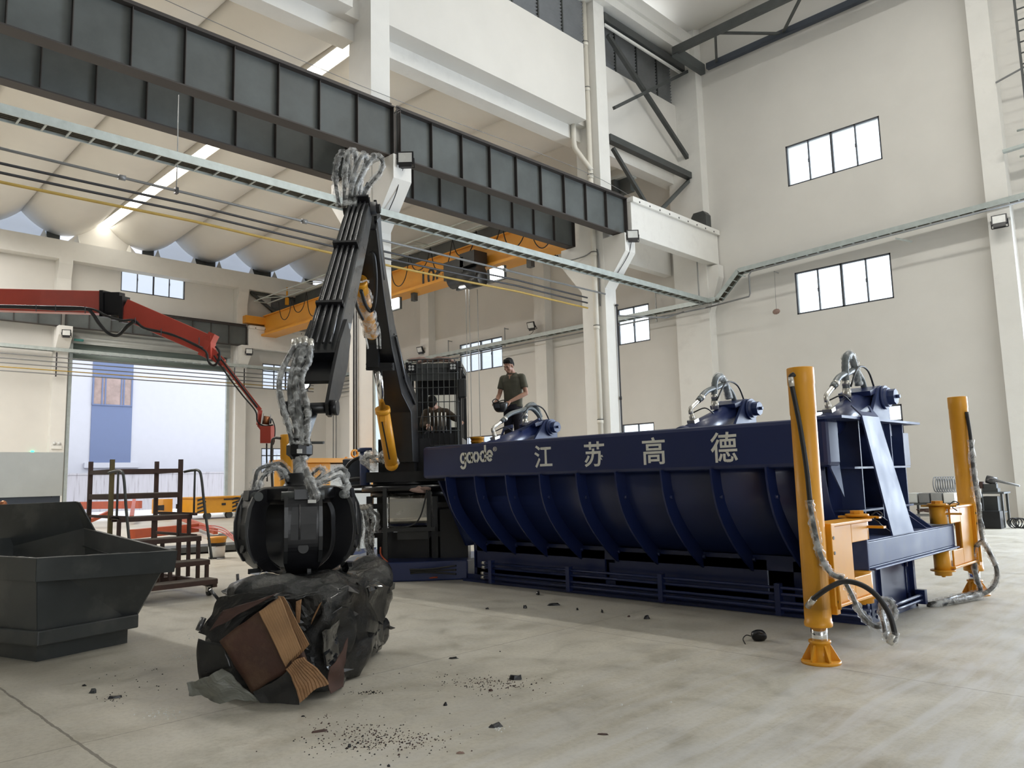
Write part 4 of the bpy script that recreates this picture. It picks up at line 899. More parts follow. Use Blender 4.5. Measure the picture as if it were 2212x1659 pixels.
tp.build('stick_fork', 'black', stk)
MB().obox(SP(.62, -.02), LT*.15, SD*.02, SN*.16).obox(SP(.48, .0), LT*.15, SD*.14, SN*.02).build('fork_plate', 'black', stk)
MB().cyl(T-LT*.235, T+LT*.235, .050, n=20).cyl(T+LT*.19, T+LT*.25, .07, n=20).cyl(T-LT*.25, T-LT*.19, .07, n=20).build('stick_pin', 'black', mh)
# four steel tubes down the face of the stick with clips
for k in range(4):
    l = -.082+.055*k; MB().tube([SP(L+.03, .135, l), SP(L-.4, .16, l), SP(1.15, .175, l*1.15), SP(.70, .175, l*1.2)], .0165, 8).build('hydraulic_tube', 'sidegrey', mh)
for s_ in (L-.06, L-1.05, 1.30): MB().obox(SP(s_, .175), LT*.135, SD*.018, SN*.045).obox(SP(s_, .13, .135), LT*.008, SD*.03, SN*.05).build('tube_clip', 'black', stk)
# boom
BP = [(792, 478, 9.6, .14, .17), (806, 610, 10.35, .16, .20), (824, 725, 11.1, .17, .24), (846, 822, 11.75, .18, .28), (868, 872, 12.15, .19, .34), (872, 1000, 12.3, .20, .34)]
cs = [at(a, b, c) for a, b, c, _, _ in BP]; stn = []
for i, p in enumerate(cs):
    d = (cs[min(i+1, 5)]-cs[max(i-1, 0)]).normalized(); n = LT.cross(d); n = n if n.z > 0 else -n
    if i == 5: n = -HD if n.dot(-HD) > 0 else HD
    if i and n.dot(stn[-1][3]) < 0: n = -n
    stn.append((p, BP[i][3], BP[i][4], n))
bm = loft(MB(), stn, LT).build('boom', 'black', mh, bevel=.012)
MB().cyl(A-LT*.2, A+LT*.2, .085, n=20).cyl(A+LT*.2, A+LT*.24, .06, n=8, smooth=False).build('elbow_pin', 'black', mh)
ap = MB()
for k in (-1, 1): ap.prism([A+SD*.18+SN*.02+LT*k*.14, A-SN*.16+LT*k*.14, cs[1]+LT*k*.14-HD*.1, cs[0]+V((0, 0, .06))+LT*k*.14], LT*(.035*k))
ap.build('elbow_plate', 'blackg', bm)
for k in (-1, 1): MB().tube([stn[i][0]+LT*(k*.02+.19)-stn[i][3]*.02*k for i in (2, 3, 4)], .022, 8).build('boom_tube', 'sidegrey', bm)
# cylinders
def jack(a, b, c, rb, rr_, name, wrap=False):
    ob_ = MB().cyl(a, b, rb, n=24).cyl(b-(b-a).normalized()*.07, b, rb*1.14, n=24).ell(a, rb*1.05, rb*1.05, rb*1.05, 14, 8).build(name+'_barrel', 'yellow', mh)
    MB().cyl(b, c, rr_, n=20).build(name+'_rod', 'chrome', mh)
    return ob_
b0, b1, b2 = at(846, 1003, 11.75), at(826, 882, 11.35), at(817, 795, 11.05)
bj = jack(b0, b1, b2, .098, .052, 'boom_cylinder')
x_ = (b0-b1).normalized(); MB().bar(b1+x_*.15+RR*-.02-FW*.10, b0-x_*.1-FW*.105, .02, .02).build('oil_pipe', 'black', bj); MB().obox(b1+x_*.17-FW*.1, RR*.04, UU*.04, FW*.03).build('oil_port', 'yellow', bj)
s0, s1, s2 = at(803, 720, 10.75), at(776, 606, 9.85), at(764, 520, 9.25)
sj = jack(s0, s1, s2, .088, .045, 'stick_cylinder')
q = catmull([s0+(s1-s0)*t_ for t_ in (0, .3, .6, .8)], 6); MB().tube(q, [.115*random.uniform(.85, 1.2) for _ in q], 12, .10).build('plastic_wrap', 'film2', sj)
ribb = MB()
for t_ in (.18, .33, .36, .97): c = s0+(s1-s0)*t_; ribb.tube([c+(RR*math.cos(a*PI/6)-FW*math.sin(a*PI/6))*.112+UU*(.02*math.sin(a*1.7)) for a in range(13)], .014, 6)
for dx in (-.06, .07, .11): ribb.tube(catmull([s0+RR*dx-FW*.1+UU*.12, s0+RR*dx*1.2-FW*.11, s0+RR*(dx+.03)-FW*.1-UU*.22], 4), .012, 6)
ribb.build('plastic_tape', 'film2', sj)
for px, py, d in ((818, 722, 10.95), (822, 792, 11.1)):
    c = at(px, py, d); m = MB().obox(c, RR*.19, UU*.055, FW*.10)
    for k in range(4): m.cyl(c+RR*(.17*(-1 if k < 2 else 1))+UU*(.03-.06*(k % 2))-FW*.1, c+RR*(.17*(-1 if k < 2 else 1))+UU*(.03-.06*(k % 2))-FW*.14, .018, n=6, smooth=False)
    m.build('boom_clamp', 'black', bm)
c = at(806, 760, 10.98); MB().obox(c, RR*.085, UU*.22, FW*.08).build('boom_lug', 'black', bm)
MB().tube(catmull([at(792, 550, 9.8), at(806, 548, 9.75), at(812, 600, 9.9), at(809, 655, 10.1), at(800, 672, 10.2), at(788, 655, 10.0), at(780, 628, 9.75)], 6), .024, 8).build('hose', 'rubber', mh)
MB().tube(catmull([at(768, 585, 9.3), at(762, 620, 9.5), at(770, 660, 9.9), at(784, 690, 10.2)], 6), .022, 8).build('hose', 'rubber', mh)
# wrapped hoses over the elbow and down to the rotator
def whose(px, dd, r, rf, par, fm='film', hm='hose'):
    q = catmull([at(a, b, d) for (a, b), d in zip(px, dd)], 7); MB().tube(q, r, 8).build('hose', hm, par)
    MB().tube(q, [rf*random.uniform(.8, 1.25) for _ in q], 9, .14).build('plastic_wrap', fm, par)
for p in ([(733, 447), (724, 385), (729, 345), (742, 330), (752, 352), (757, 400), (765, 442)], [(744, 447), (745, 380), (752, 336), (764, 326), (768, 348), (765, 400), (772, 445)],
          [(754, 447), (760, 390), (776, 346), (787, 334), (790, 350), (779, 385), (774, 440)], [(764, 447), (770, 402), (790, 360), (811, 337), (826, 349), (821, 372), (800, 397), (785, 425), (782, 447)]):
    n_ = len(p); whose(p, [9.25+.35*i/(n_-1) for i in range(n_)], .022, .042, mh)
MB().tube(catmull([at(783, 447, 9.55), at(782, 425, 9.6), at(795, 395, 9.65)], 5), .02, 8).build('hose', 'rubber', mh)
for p in ([(637, 748), (614, 790), (603, 832), (611, 880), (625, 925), (633, 962)], [(648, 744), (634, 790), (626, 842), (633, 892), (641, 930), (643, 964)],
          [(659, 742), (648, 782), (638, 825), (645, 882), (652, 930), (653, 964)], [(671, 748), (666, 782), (651, 812), (656, 852), (665, 892), (664, 930), (662, 962)]):
    n_ = len(p); whose(p, [7.10-.40*i/(n_-1) for i in range(n_)], .025, .032, mh)
for a, b in (((637, 735), (637, 750)), ((648, 732), (648, 746)), ((659, 730), (659, 744)), ((671, 735), (671, 750))): MB().cyl(at(*a, 7.15), at(*b, 7.1), .03, n=12).build('hose_ferrule', 'fitting', mh)
wl = thing('work_lamp', 'round lit work lamp shining through beside the stick end', 'lamp', at(655, 830, 7.5))
MB().lathe([(0, 0), (.05, 0), (.055, -.04), (.03, -.07), (0, -.07)], at(657, 829, 7.35), -FW, 18).build('housing', 'black', wl); MB().lathe([(0, .004), (.046, .002), (.048, 0)], at(657, 829, 7.35), -FW, 18).build('lens', 'lamp', wl)
# ---- turntable, tower, counter body
MB().cyl((TC.x, TC.y, 1.36), (TC.x, TC.y, 1.44), .80, n=40).cyl((TC.x, TC.y, 1.44), (TC.x, TC.y, 1.50), .62, n=40).cyl((TC.x, TC.y, 1.26), (TC.x, TC.y, 1.36), .66, n=40).build('slewing_ring', 'black', mh)
bf = at(868, 1030, 12.45); 
def RB(mb, c, l, h, z0, z1, sl, sh): return mb.obox(V((c.x, c.y, (z0+z1)/2))+LT*l+HD*h, LT*sl, HD*sh, V((0, 0, (z1-z0)/2)))
base = MB(); RB(base, TC, 0, .15, 1.50, 1.66, .62, .75); base.build('slew_frame', 'black', mh)
tw = MB(); c = at(868, 960, 12.5); RB(tw, c, 0, .12, 1.6, 2.32, .22, .28); RB(tw, c, .0, .5, 1.6, 2.2, .42, .3); tw.build('boom_tower', 'black', mh)
# ---- cab
FD = -HD                                       # the cab looks along the arm
cb0 = at(939, 1015, 12.75); cz0 = at(939, 1018, 12.75).z; cz1 = at(939, 778, 12.75).z; CW, CD = .455, 1.25
def cp(l, h, z): return V((cb0.x, cb0.y, z))+LT*l+HD*h
def cbar(mb, a, b, w): return mb.bar(cp(*a), cp(*b), w, w, FD)
cz = cz0; cab = MB()
for l in (-1, 1):
    cbar(cab, (l*(CW-.04), .03, cz0), (l*(CW-.04), .03, cz1), .09); cbar(cab, (l*(CW-.04), CD-.05, cz0), (l*(CW-.04), CD-.05, cz1), .09)
    cbar(cab, (l*(CW-.03), .0, cz1-.03), (l*(CW-.03), CD, cz1-.03), .08); cbar(cab, (l*(CW-.03), .0, cz0+.04), (l*(CW-.03), CD, cz0+.04), .10); cbar(cab, (l*(CW-.03), .5, cz0+.1), (l*(CW-.03), .5, cz1-.1), .05)
cabm = cab.build('cab_frame', 'blackg', mh)
rf = MB(); RB(rf, V((cb0.x, cb0.y, 0)), 0, CD/2, cz1-.10, cz1-.02, CW, CD/2); RB(rf, V((cb0.x, cb0.y, 0)), 0, .05, cz1-.30, cz1-.10, CW-.03, .03); rf.build('cab_roof', 'steel', cabm)
def panel(l, h, z0, z1, sl, sh): m_ = MB(); RB(m_, V((cb0.x, cb0.y, 0)), l, h, z0, z1, sl, sh); m_.build('cab_panel', 'black', cabm)
panel(.0, .04, cz0, cz0+.62, CW-.03, .02); panel(-(CW-.02), CD/2, cz0, cz0+.55, .015, CD/2); panel(CW-.02, CD/2, cz0, cz0+.55, .015, CD/2); panel(0, CD-.02, cz0, cz0+.80, CW, .02); panel(0, CD-.02, cz1-.42, cz1-.1, CW, .02)
for l_, w_ in ((-CW+.12, .10), (CW-.10, .08)): cb_i = MB(); RB(cb_i, V((cb0.x, cb0.y, 0)), l_, CD-.03, cz0+.8, cz1-.42, w_, .025); cb_i.build('rear_pillar', 'black', cabm)
gl = MB(); RB(gl, V((cb0.x, cb0.y, 0)), 0, CD-.03, cz0+.8, cz1-.42, CW-.1, .003); gl.build('rear_window', 'glass', cabm)
yp = MB(); RB(yp, V((cb0.x, cb0.y, 0)), -.33, .012, cz0+.12, cz0+.36, .055, .006); RB(yp, V((cb0.x, cb0.y, 0)), -.25, .012, cz0+.12, cz0+.16, .13, .006); RB(yp, V((cb0.x, cb0.y, 0)), -.05, .012, cz0+.01, cz0+.06, CW-.05, .006); yp.build('cab_stripe', 'yellow', cabm)
gd = MB()
for i in range(9): l = -.36+.09*i; gd.cyl(cp(l, -.07, cz0+.40), cp(l, -.07, cz1+.03), .007, n=6); gd.cyl(cp(l, -.07, cz1+.03), cp(l, .12, cz1+.03), .007, n=6)
for i in range(7): z = cz0+.42+i*.24; gd.cyl(cp(-CW+.02, -.07, z), cp(CW-.02, -.07, z), .008, n=6)
for l in (-.40, .40): gd.bar(cp(l, -.05, cz0+.36), cp(l, -.05, cz1), .03, .02)
gd.build('windscreen_guard', 'steel', cabm)
for l in (-.355, .34):
    c = cp(l, -.07, cz1-.10); cl = MB().obox(c, LT*.075, V((0, 0, .065)), HD*.03).build('cab_lamp', 'black', cabm)
    m = MB()
    for i in (-1, 1):
        for j in (-1, 1): m.cyl(c+LT*.026*i+V((0, 0, .024*j))-HD*.03, c+LT*.026*i+V((0, 0, .024*j))-HD*.036, .021, n=10)
    m.build('lamp_lens', 'lens', cl)
mi = cp(CW+.03, -.12, cz1-.47); mm = MB().obox(mi, LT*.075, V((0, 0, .165)), HD*.035).build('mirror', 'blackg', cabm, bevel=.03)
MB().tube([cp(CW-.03, 0, cz1-.1), cp(CW+.05, -.1, cz1-.12), mi+V((0, 0, .15))], .012, 6).build('mirror_arm', 'black', mm)
lv = MB(); lb = MB()
for i in range(5):
    l = -.08+.065*i; lb.cyl(cp(l, .14, cz0+.62), cp(l, .13, cz0+.75), .018, n=8); lv.cyl(cp(l, .13, cz0+.74), cp(l, .12, cz0+.98), .010, n=8)
lv.build('control_lever', 'fitting', cabm); RB(lb, V((cb0.x, cb0.y, 0)), .05, .16, cz0+.1, cz0+.64, .2, .05).build('lever_console', 'black', cabm)
q = MB()
for i in range(5): l = -.10+.065*i; q.tube(catmull([cp(l, .09, cz0+.60), cp(l-.02, .06, cz0+.45), cp(l+.01, .07, cz0+.28)], 5), .02, 8, .2)
q.build('wrapped_lever_hose', 'film2', cabm)
sb = MB(); RB(sb, V((cb0.x, cb0.y, 0)), -.02, .78, cz0+.42, cz0+.54, .23, .24); RB(sb, V((cb0.x, cb0.y, 0)), -.02, 1.02, cz0+.5, cz0+1.0, .21, .06); sb.build('seat', 'rubber', cabm, bevel=.03)
MB().tube(catmull([cp(-.42, -.02, cz1+.04), cp(-.2, .02, cz1+.07), cp(-.05, .1, cz1+.05), cp(.1, .05, cz1+.08), cp(.3, .06, cz1+.05)], 5), .028, 8, .3).tube(catmull([cp(-.3, .2, cz1+.03), cp(0, .15, cz1+.06), cp(.36, .2, cz1+.03)], 5), .03, 8, .3).build('cloth_bundle', 'rag', cabm)
# handrail left of the door
MB().tube([cp(-.30, .12, cz0+.85), cp(-.36, .10, cz0+.87), cp(-.36, .10, cz0+1.10), cp(-.30, .12, cz0+1.12)], .012, 6).build('grab_handle', 'fitting', cabm)
# ---- pedestal under the ring, fuel tank in its rack, blue base
PC = at(905, 1150, 12.6); pe = MB()
for l, h in ((-.62, -.3), (.42, -.3), (-.62, .6), (.5, .6)): RB(pe, TC, l, h, .26, 1.28, .05, .05)
RB(pe, TC, 0, -.3, 1.08, 1.16, .66, .04); RB(pe, TC, 0, .2, .62, .70, .62, .5); RB(pe, TC, .1, .35, .26, 1.26, .34, .3)
pe.build('pedestal', 'black', mh)
en_ = MB(); c = at(930, 1170, 13.0); en_.obox(V((c.x, c.y, .78)), LT*.46, HD*.35, V((0, 0, .50))); c = at(880, 1190, 12.55); en_.obox(V((c.x, c.y, .47)), LT*.38, HD*.2, V((0, 0, .20))); c = at(985, 1195, 12.5); en_.obox(V((c.x, c.y, .55)), LT*.22, HD*.3, V((0, 0, .50))); en_.build('dark_filler_mass', 'black', mh)  # made-up black boxes, added to darken the gaps around tank and pedestal
bb = MB().prism([V((onZ(735, 1251).x, onZ(735, 1251).y, 0)), V((onZ(838, 1258).x, onZ(838, 1258).y, 0)), V((-9.0, 8.0, 0)), V((-9.6, 9.2, 0)), V((-12.0, 8.4, 0))], (0, 0, .29)); bb.build('base_box', 'blue', mh, bevel=.02)
tkc = at(884, 1101, 12.0); tk = thing('fuel_tank', 'rounded bare metal fuel tank in a black rack below the cab', 'tank', V((tkc.x, tkc.y, .70)))
def tank_sec(mb, half, w, h, r, c):
    pts = []
    for sx, sz, a0 in ((1, -1, -PI/2), (1, 1, 0), (-1, 1, PI/2), (-1, -1, PI)):
        for i in range(6): a = a0+PI/2*i/5; pts.append((sx*(w-r)+r*math.cos(a), sz*(h-r)+r*math.sin(a)))
    mb.prism([c-LT*half+HD*a+V((0, 0, b)) for a, b in pts], LT*(2*half))
    return mb
m = MB(); tank_sec(m, .33, .25, .275, .15, tkc+HD*.25); m.build('tank', 'stainless', tk, bevel=.025)
for k in (-1, 1):
    e = MB(); tank_sec(e, .006, .255, .28, .155, tkc+HD*.25+LT*(.33*k)); e.build('tank_rim', 'stainless', tk)
rk = MB(); zb = tkc.z-.30
for l in (-.37, .31): rk.bar(V((tkc.x, tkc.y, zb))+LT*l-HD*.03, V((tkc.x, tkc.y, tkc.z+.34))+LT*l-HD*.03, .06, .06, HD)
for h in (-.03, .5): rk.bar(V((tkc.x, tkc.y, zb))+LT*-.42+HD*h, V((tkc.x, tkc.y, zb))+LT*.4+HD*h, .05, .06)
for l in (-.37, .31): rk.bar(V((tkc.x, tkc.y, zb))+LT*l-HD*.03, V((tkc.x, tkc.y, zb))+LT*l+HD*.6, .05, .05)
for l, h in ((-.37, .0), (-.37, .5)): rk.bar(V((tkc.x, tkc.y, .28))+LT*l+HD*h, V((tkc.x, tkc.y, zb))+LT*l+HD*h, .07, .07, HD)
rk.bar(V((tkc.x, tkc.y, zb-.1))+LT*-.2+HD*.2, V((tkc.x, tkc.y, zb-.1))+LT*.28+HD*.2, .25, .12); rk.build('tank_rack', 'blackg', tk)
tag(MB().lathe([(0, .05), (.02, .05), (.06, .02), (.13, .0), (.15, -.03), (.10, -.035)], at(905, 1057, 11.95), (0.2, 0, 1), 9).ell(at(918, 1056, 11.95), .11, .09, .035, 9, 5).build('rag', 'rag'), 'dusty pinkish rag lying on top of the fuel tank', 'rag')
MB().tube(catmull([at(922, 1058, 11.75), at(917, 1085, 11.72), at(908, 1115, 11.72), at(895, 1132, 11.72), at(870, 1139, 11.72), at(838, 1137, 11.75)], 6), .012, 6).build('hose', 'rubber', tk)
# valve bank with wrapped hoses left of the tank
vb = MB(); c = at(782, 1100, 12.2)
for i in range(5): p = at(771+7*i, 1098-i, 12.1+.05*i); vb.cyl(p-FW*.05, p+FW*.06, .045, n=12)
vb.build('valve_bank', 'fitting', mh)
for i, pts in enumerate(([(772, 1102), (770, 1130), (764, 1165), (752, 1195), (735, 1225)], [(779, 1102), (782, 1140), (776, 1170), (775, 1190)], [(786, 1102), (792, 1140), (790, 1175), (802, 1195), (820, 1210)], [(792, 1100), (808, 1125), (800, 1150), (805, 1180)], [(797, 1098), (815, 1115), (812, 1150)])):
    q = catmull([at(a, b, 12.05+.04*i) for a, b in pts], 6); MB().tube(q, .022, 7).build('hose', 'hose', mh); MB().tube(q, [.045*random.uniform(.75, 1.4) for _ in q], 8, .2).build('plastic_wrap', 'film', mh)
q = MB()
for i in range(3): q.tube(catmull([at(830, 1215+6*i, 11.9), at(860, 1228+6*i, 11.8), at(920, 1230+3*i, 11.6), at(985, 1222+9*i, 11.35)], 6), .016, 6)
q.build('hose', 'rubber', mh)
# loops of black hose and wrapped bundle left of the boom foot
for pts, d, r in (([(752, 1050), (745, 1030), (752, 1005), (772, 990), (800, 988), (815, 1000)], 12.9, .03), ([(745, 1040), (770, 1035), (810, 1036), (840, 1037)], 12.6, .035), ([(752, 1052), (790, 1050), (830, 1052)], 12.7, .03), ([(755, 1062), (800, 1062), (840, 1060)], 12.8, .025)):
    MB().tube(catmull([at(a, b, d) for a, b in pts], 6), r, 8).build('hose', 'rubber', mh)
q = catmull([at(782, 996, 12.1), at(800, 986, 12.0), at(825, 987, 11.9), at(845, 993, 11.8), at(853, 1003, 11.7)], 6); MB().tube(q, .022, 8).build('hose', 'hose', mh); MB().tube(q, [.085*random.uniform(.7, 1.25) for _ in q], 10, .18).build('plastic_wrap', 'film2', mh)
q = [at(790, 998, 12.1), at(806, 1004, 12.05), at(812, 1018, 12.05)]; MB().tube(q, [.06, .09, .03], 8, .25).build('plastic_wrap', 'film2', mh)
c = at(788, 990, 12.5); MB().cyl((c.x, c.y, 1.46), (c.x, c.y, 2.05), .08, n=16).cyl((c.x, c.y, 2.0), (c.x, c.y, 2.06), .12, n=16).build('swivel_post', 'bluel', mh)
c = at(762, 1020, 13.2); MB().obox(c, RR*.15, V((0, 0, .22)), FW*.1).build('control_box', 'slate', mh)
cbm = tag(MB().tube(catmull([at(822, 1182, 11.85), at(824, 1200, 11.85), at(845, 1222, 11.8), at(862, 1243, 11.75), at(900, 1250, 11.75), at(945, 1247, 11.7)], 6), .013, 6).build('cable', 'redd'), 'thin red cable trailing from the handler base to the floor', 'cable')
# yellow pail on the deck beside the cab
pl = thing('pail', 'yellow plastic pail standing on the baler deck right of the cab', 'pail', onY(1031, 958, 8.9))
c = onY(1031, 958, 8.9); c.z = 1.876; hh_ = onY(1031, 944, 8.9).z-c.z; MB().lathe([(0, 0), (.095, 0), (.108, hh_), (.118, hh_), (.118, hh_-.035), (.112, hh_-.035)], c, n=24).lathe([(.106, hh_-.07), (.114, hh_-.07), (.114, hh_-.085), (.106, hh_-.085)], c, n=24).build('bucket', 'yellow', pl)
# ------------------------------------------------------------------ orange peel grab
GC = V((-6.12, 3.50, 0)); GA = math.atan2(-3.5, 6.1)
gr_ = thing('grab', 'black five tine orange peel grab closed on top of the crushed bale', 'grab', GC, GA)
def gp(r, z, a, t=0.0): return GC+V((r*math.cos(a+GA)-t*math.sin(a+GA), r*math.sin(a+GA)+t*math.cos(a+GA), z))
OUT = [(.27, 1.475, .10), (.36, 1.47, .115), (.43, 1.42, .13), (.475, 1.32, .145), (.497, 1.20, .15), (.497, 1.08, .155), (.475, .97, .155), (.42, .87, .15), (.33, .79, .12), (.21, .735, .075), (.07, .705, .02)]
INN = [(.27, 1.36), (.30, 1.33), (.325, 1.28), (.335, 1.22), (.335, 1.15), (.335, 1.05), (.325, .98), (.30, .91), (.25, .85), (.17, .79), (.07, .735)]
_o = catmull(OUT, 4); _i = catmull([(r, z, 0) for r, z in INN], 4); OUT2 = [tuple(p) for p in _o]; INN2 = [(p.x, p.y) for p in _i]
for k in range(5):
    a = .07+k*2*PI/5; mb = MB(); rg = []
    for (r, z, w), (ri, zi) in zip(OUT2, INN2): rg += [gp(r, z, a, -w), gp(r, z, a, w), gp(ri, zi, a, w*.8), gp(ri, zi, a, -w*.8)]
    fs = []
    for i in range(len(OUT2)-1): fs += [(4*i+q, 4*i+(q+1) % 4, 4*i+4+(q+1) % 4, 4*i+4+q) for q in range(4)]
    fs += [(3, 2, 1, 0), tuple(4*(len(OUT2)-1)+q for q in range(4))]; mb.add(rg, fs)
    tn = mb.build('tine', 'black', gr_, bevel=.006)
    o = MB()
    for s in (-1, 1):                              # raised side cheeks
        pts = [(r+.018, z) for r, z, w in OUT[2:8]]
        o.prism([gp(r, z, a, s*.15) for r, z in pts]+[gp(r-.03, z, a, s*.15) for r, z in pts[::-1]], gp(0, 0, a, -s*.03)-gp(0, 0, a, 0))
    o.build('tine_cheek', 'blackg', tn)
    MB().cyl(gp(.47, .985, a), gp(.492, .99, a), .042, n=18).build('hole_shade_disc', 'rubber', tn)  # dark disc, the shade inside a hole given as its colour
    MB().cyl(gp(.415, 1.41, a, -.17), gp(.415, 1.41, a, .17), .038, n=14).build('tine_pin', 'steel', tn)
    MB().prism([gp(.500, 1.06, a, -.10), gp(.503, 1.18, a, -.10), gp(.482, 1.32, a, -.09), gp(.475, 1.32, a, -.09), gp(.49, 1.06, a, -.10)], gp(0, 0, a, .20)-GC).build('tine_recess_shade', 'rubber', tn)  # flat dark panel, shade of a recessed channel given as its colour
    MB().cyl(gp(.508, 1.06, a, -.03), gp(.49, 1.34, a, -.03), .008, n=8).build('tine_pipe', 'sidegrey', tn)
    MB().obox(gp(.40, .80, a, .05), gp(.05, 0, a)-GC, gp(0, 0, a, .015)-GC, V((0, 0, .02))).build('tine_lug', 'blackg', tn)
hd_ = MB().lathe([(0, 1.34), (.30, 1.34), (.34, 1.38), (.34, 1.47), (.30, 1.485), (.14, 1.49), (.12, 1.52), (.12, 1.60), (0, 1.60)], GC, n=30); hd_.build('grab_head', 'black', gr_, bevel=.006)
arm_ = MB()
for k in range(5): a = .07+k*2*PI/5; arm_.prism([gp(.25, 1.36, a, -.07), gp(.25, 1.48, a, -.07), gp(.46, 1.46, a, -.07), gp(.47, 1.38, a, -.07)], gp(0, 0, a, .14)-GC)
arm_.build('hinge_arm', 'black', gr_)
MB().cyl(GC+V((0, 0, 1.58)), GC+V((0, 0, 1.74)), .055, n=16).build('swivel_shaft', 'blackg', gr_)
q = [GC+V((0.01, 0, 1.50+.05*i)) for i in range(6)]; MB().tube(q, [.07*random.uniform(.85, 1.3) for _ in q], 12, .15).build('plastic_wrap', 'film2', gr_)
MB().lathe([(0, 1.72), (.075, 1.72), (.085, 1.74), (.115, 1.76), (.115, 1.84), (.095, 1.86), (.095, 1.90), (0, 1.90)], GC, n=10, smooth=False).build('rotator', 'black', gr_)
MB().obox(GC+V((0, 0, 1.80))-FW*.115+RR*.03, RR*.022, UU*.018, FW*.004).build('rotator_label', 'paper', gr_); MB().obox(GC+V((0, 0, 1.865))+RR*.14, RR*.07, UU*.01, FW*.03).build('rotator_bracket', 'steel', gr_)
MB().bar(GC+V((0, 0, 1.88)), V((T.x, T.y, T.z-.02)), .10, .10).build('link', 'black', gr_)
def gh(px, d, r=.017, rf=.030):
    q = catmull([at(a, b, d+dd) for a, b, dd in px], 7); MB().tube(q, r, 7).build('hose', 'hose', gr_); MB().tube(q, [rf*random.uniform(.75, 1.35) for _ in q], 9, .18).build('plastic_wrap', 'film', gr_)
gh([(622, 1042, 0), (612, 1018, 0), (590, 1014, -.05), (568, 1030, -.1), (555, 1060, -.15), (548, 1075, -.15)], 6.65)
gh([(612, 1035, .1), (596, 1008, .1), (572, 1008, .05), (556, 1018, 0), (550, 1045, -.05), (545, 1068, -.1)], 6.75)
gh([(632, 1035, .15), (610, 1004, .25), (588, 1004, .25), (570, 1022, .2)], 6.8)
gh([(658, 1008, -.05), (663, 1030, -.12), (668, 1055, -.2), (676, 1075, -.25), (684, 1072, -.25), (672, 1040, -.2), (662, 1012, -.1)], 6.5, .016, .028)
gh([(672, 1070, -.2), (690, 1040, -.1), (715, 1022, 0), (738, 1012, .05), (748, 1030, .05), (748, 1058, .0), (744, 1075, 0)], 6.6)
gh([(668, 1062, -.2), (685, 1048, -.15), (712, 1036, -.1), (735, 1028, 0), (744, 1045, 0)], 6.55, .014, .034)
gh([(676, 1022, .1), (690, 1012, .1), (700, 1018, .1), (685, 1035, .05), (672, 1045, 0)], 6.7, .014, .034)
MB().obox(at(674, 1083, 6.22), RR*.033, UU*.013, FW*.002).build('grab_label', 'paper', gr_)
# ------------------------------------------------------------------ crushed bale
BA = V((.78, .62, 0)).normalized(); BB = V((-.62, .78, 0)).normalized(); BO = V((-5.67, 2.42, 0))
def bp(u, v, z): return BO+BA*u+BB*v+V((0, 0, z))
bl = thing('crushed_bale', 'bale of crushed black car panels with brown and tan boards, under the grab', 'bale', bp(.5, .85, 0))
rnd = random.Random(11)
def hashn(p):
    import mathutils.noise as mn
    return mn.noise(p)
import mathutils.noise as mn
def crumple(p, s, a): q = p*s; return V((mn.noise(q), mn.noise(q+V((7.1, 3, 1))), mn.noise(q+V((1, 9.2, 4)))))*a
bm_ = bmesh.new(); bmesh.ops.create_cube(bm_, size=1); bmesh.ops.subdivide_edges(bm_, edges=bm_.edges, cuts=22, use_grid_fill=True)
for v in bm_.verts:
    p = v.co.copy(); u, w, z = p.x+.5, p.y+.5, p.z+.5
    # rounded, bulging plan; taper at the foot
    q = V((u-.5, w-.5, z-.5)); r_ = V((abs(q.x)*2, abs(q.y)*2, abs(q.z)*2)); e = (r_.x**7+r_.y**7+r_.z**7)**(1/7); q = q/e if e > 0 else q
    q = q*max(r_)
    u, w, z = q.x+.5, q.y+.5, q.z+.5
    u = u+(.15*max(0, z-.45)/.55)*(1-u)*(.4+.6*(1-w)); sx = 1.02+.03*z-(.06 if w > .6 else 0); P = bp(.5+(u-.5)*sx, .85+(w-.5)*1.66, .0+z*(.80-.05*(1-w)))
    n1 = crumple(P, 2.2, .08)+crumple(P+V((5, 5, 5)), 4.2, .07)+crumple(P, 12, .020)
    cell = mn.cell_vector(P*4.2)-V((.5, .5, .5)); n1 += V(cell)*.040
    if z < .04: n1.z = abs(n1.z)*.2
    v.co = P+n1; v.co.z = max(.004, v.co.z)
mb = MB(); mb.add([v.co.copy() for v in bm_.verts], [tuple(v.index for v in f.verts) for f in bm_.faces], True); bm_.free()
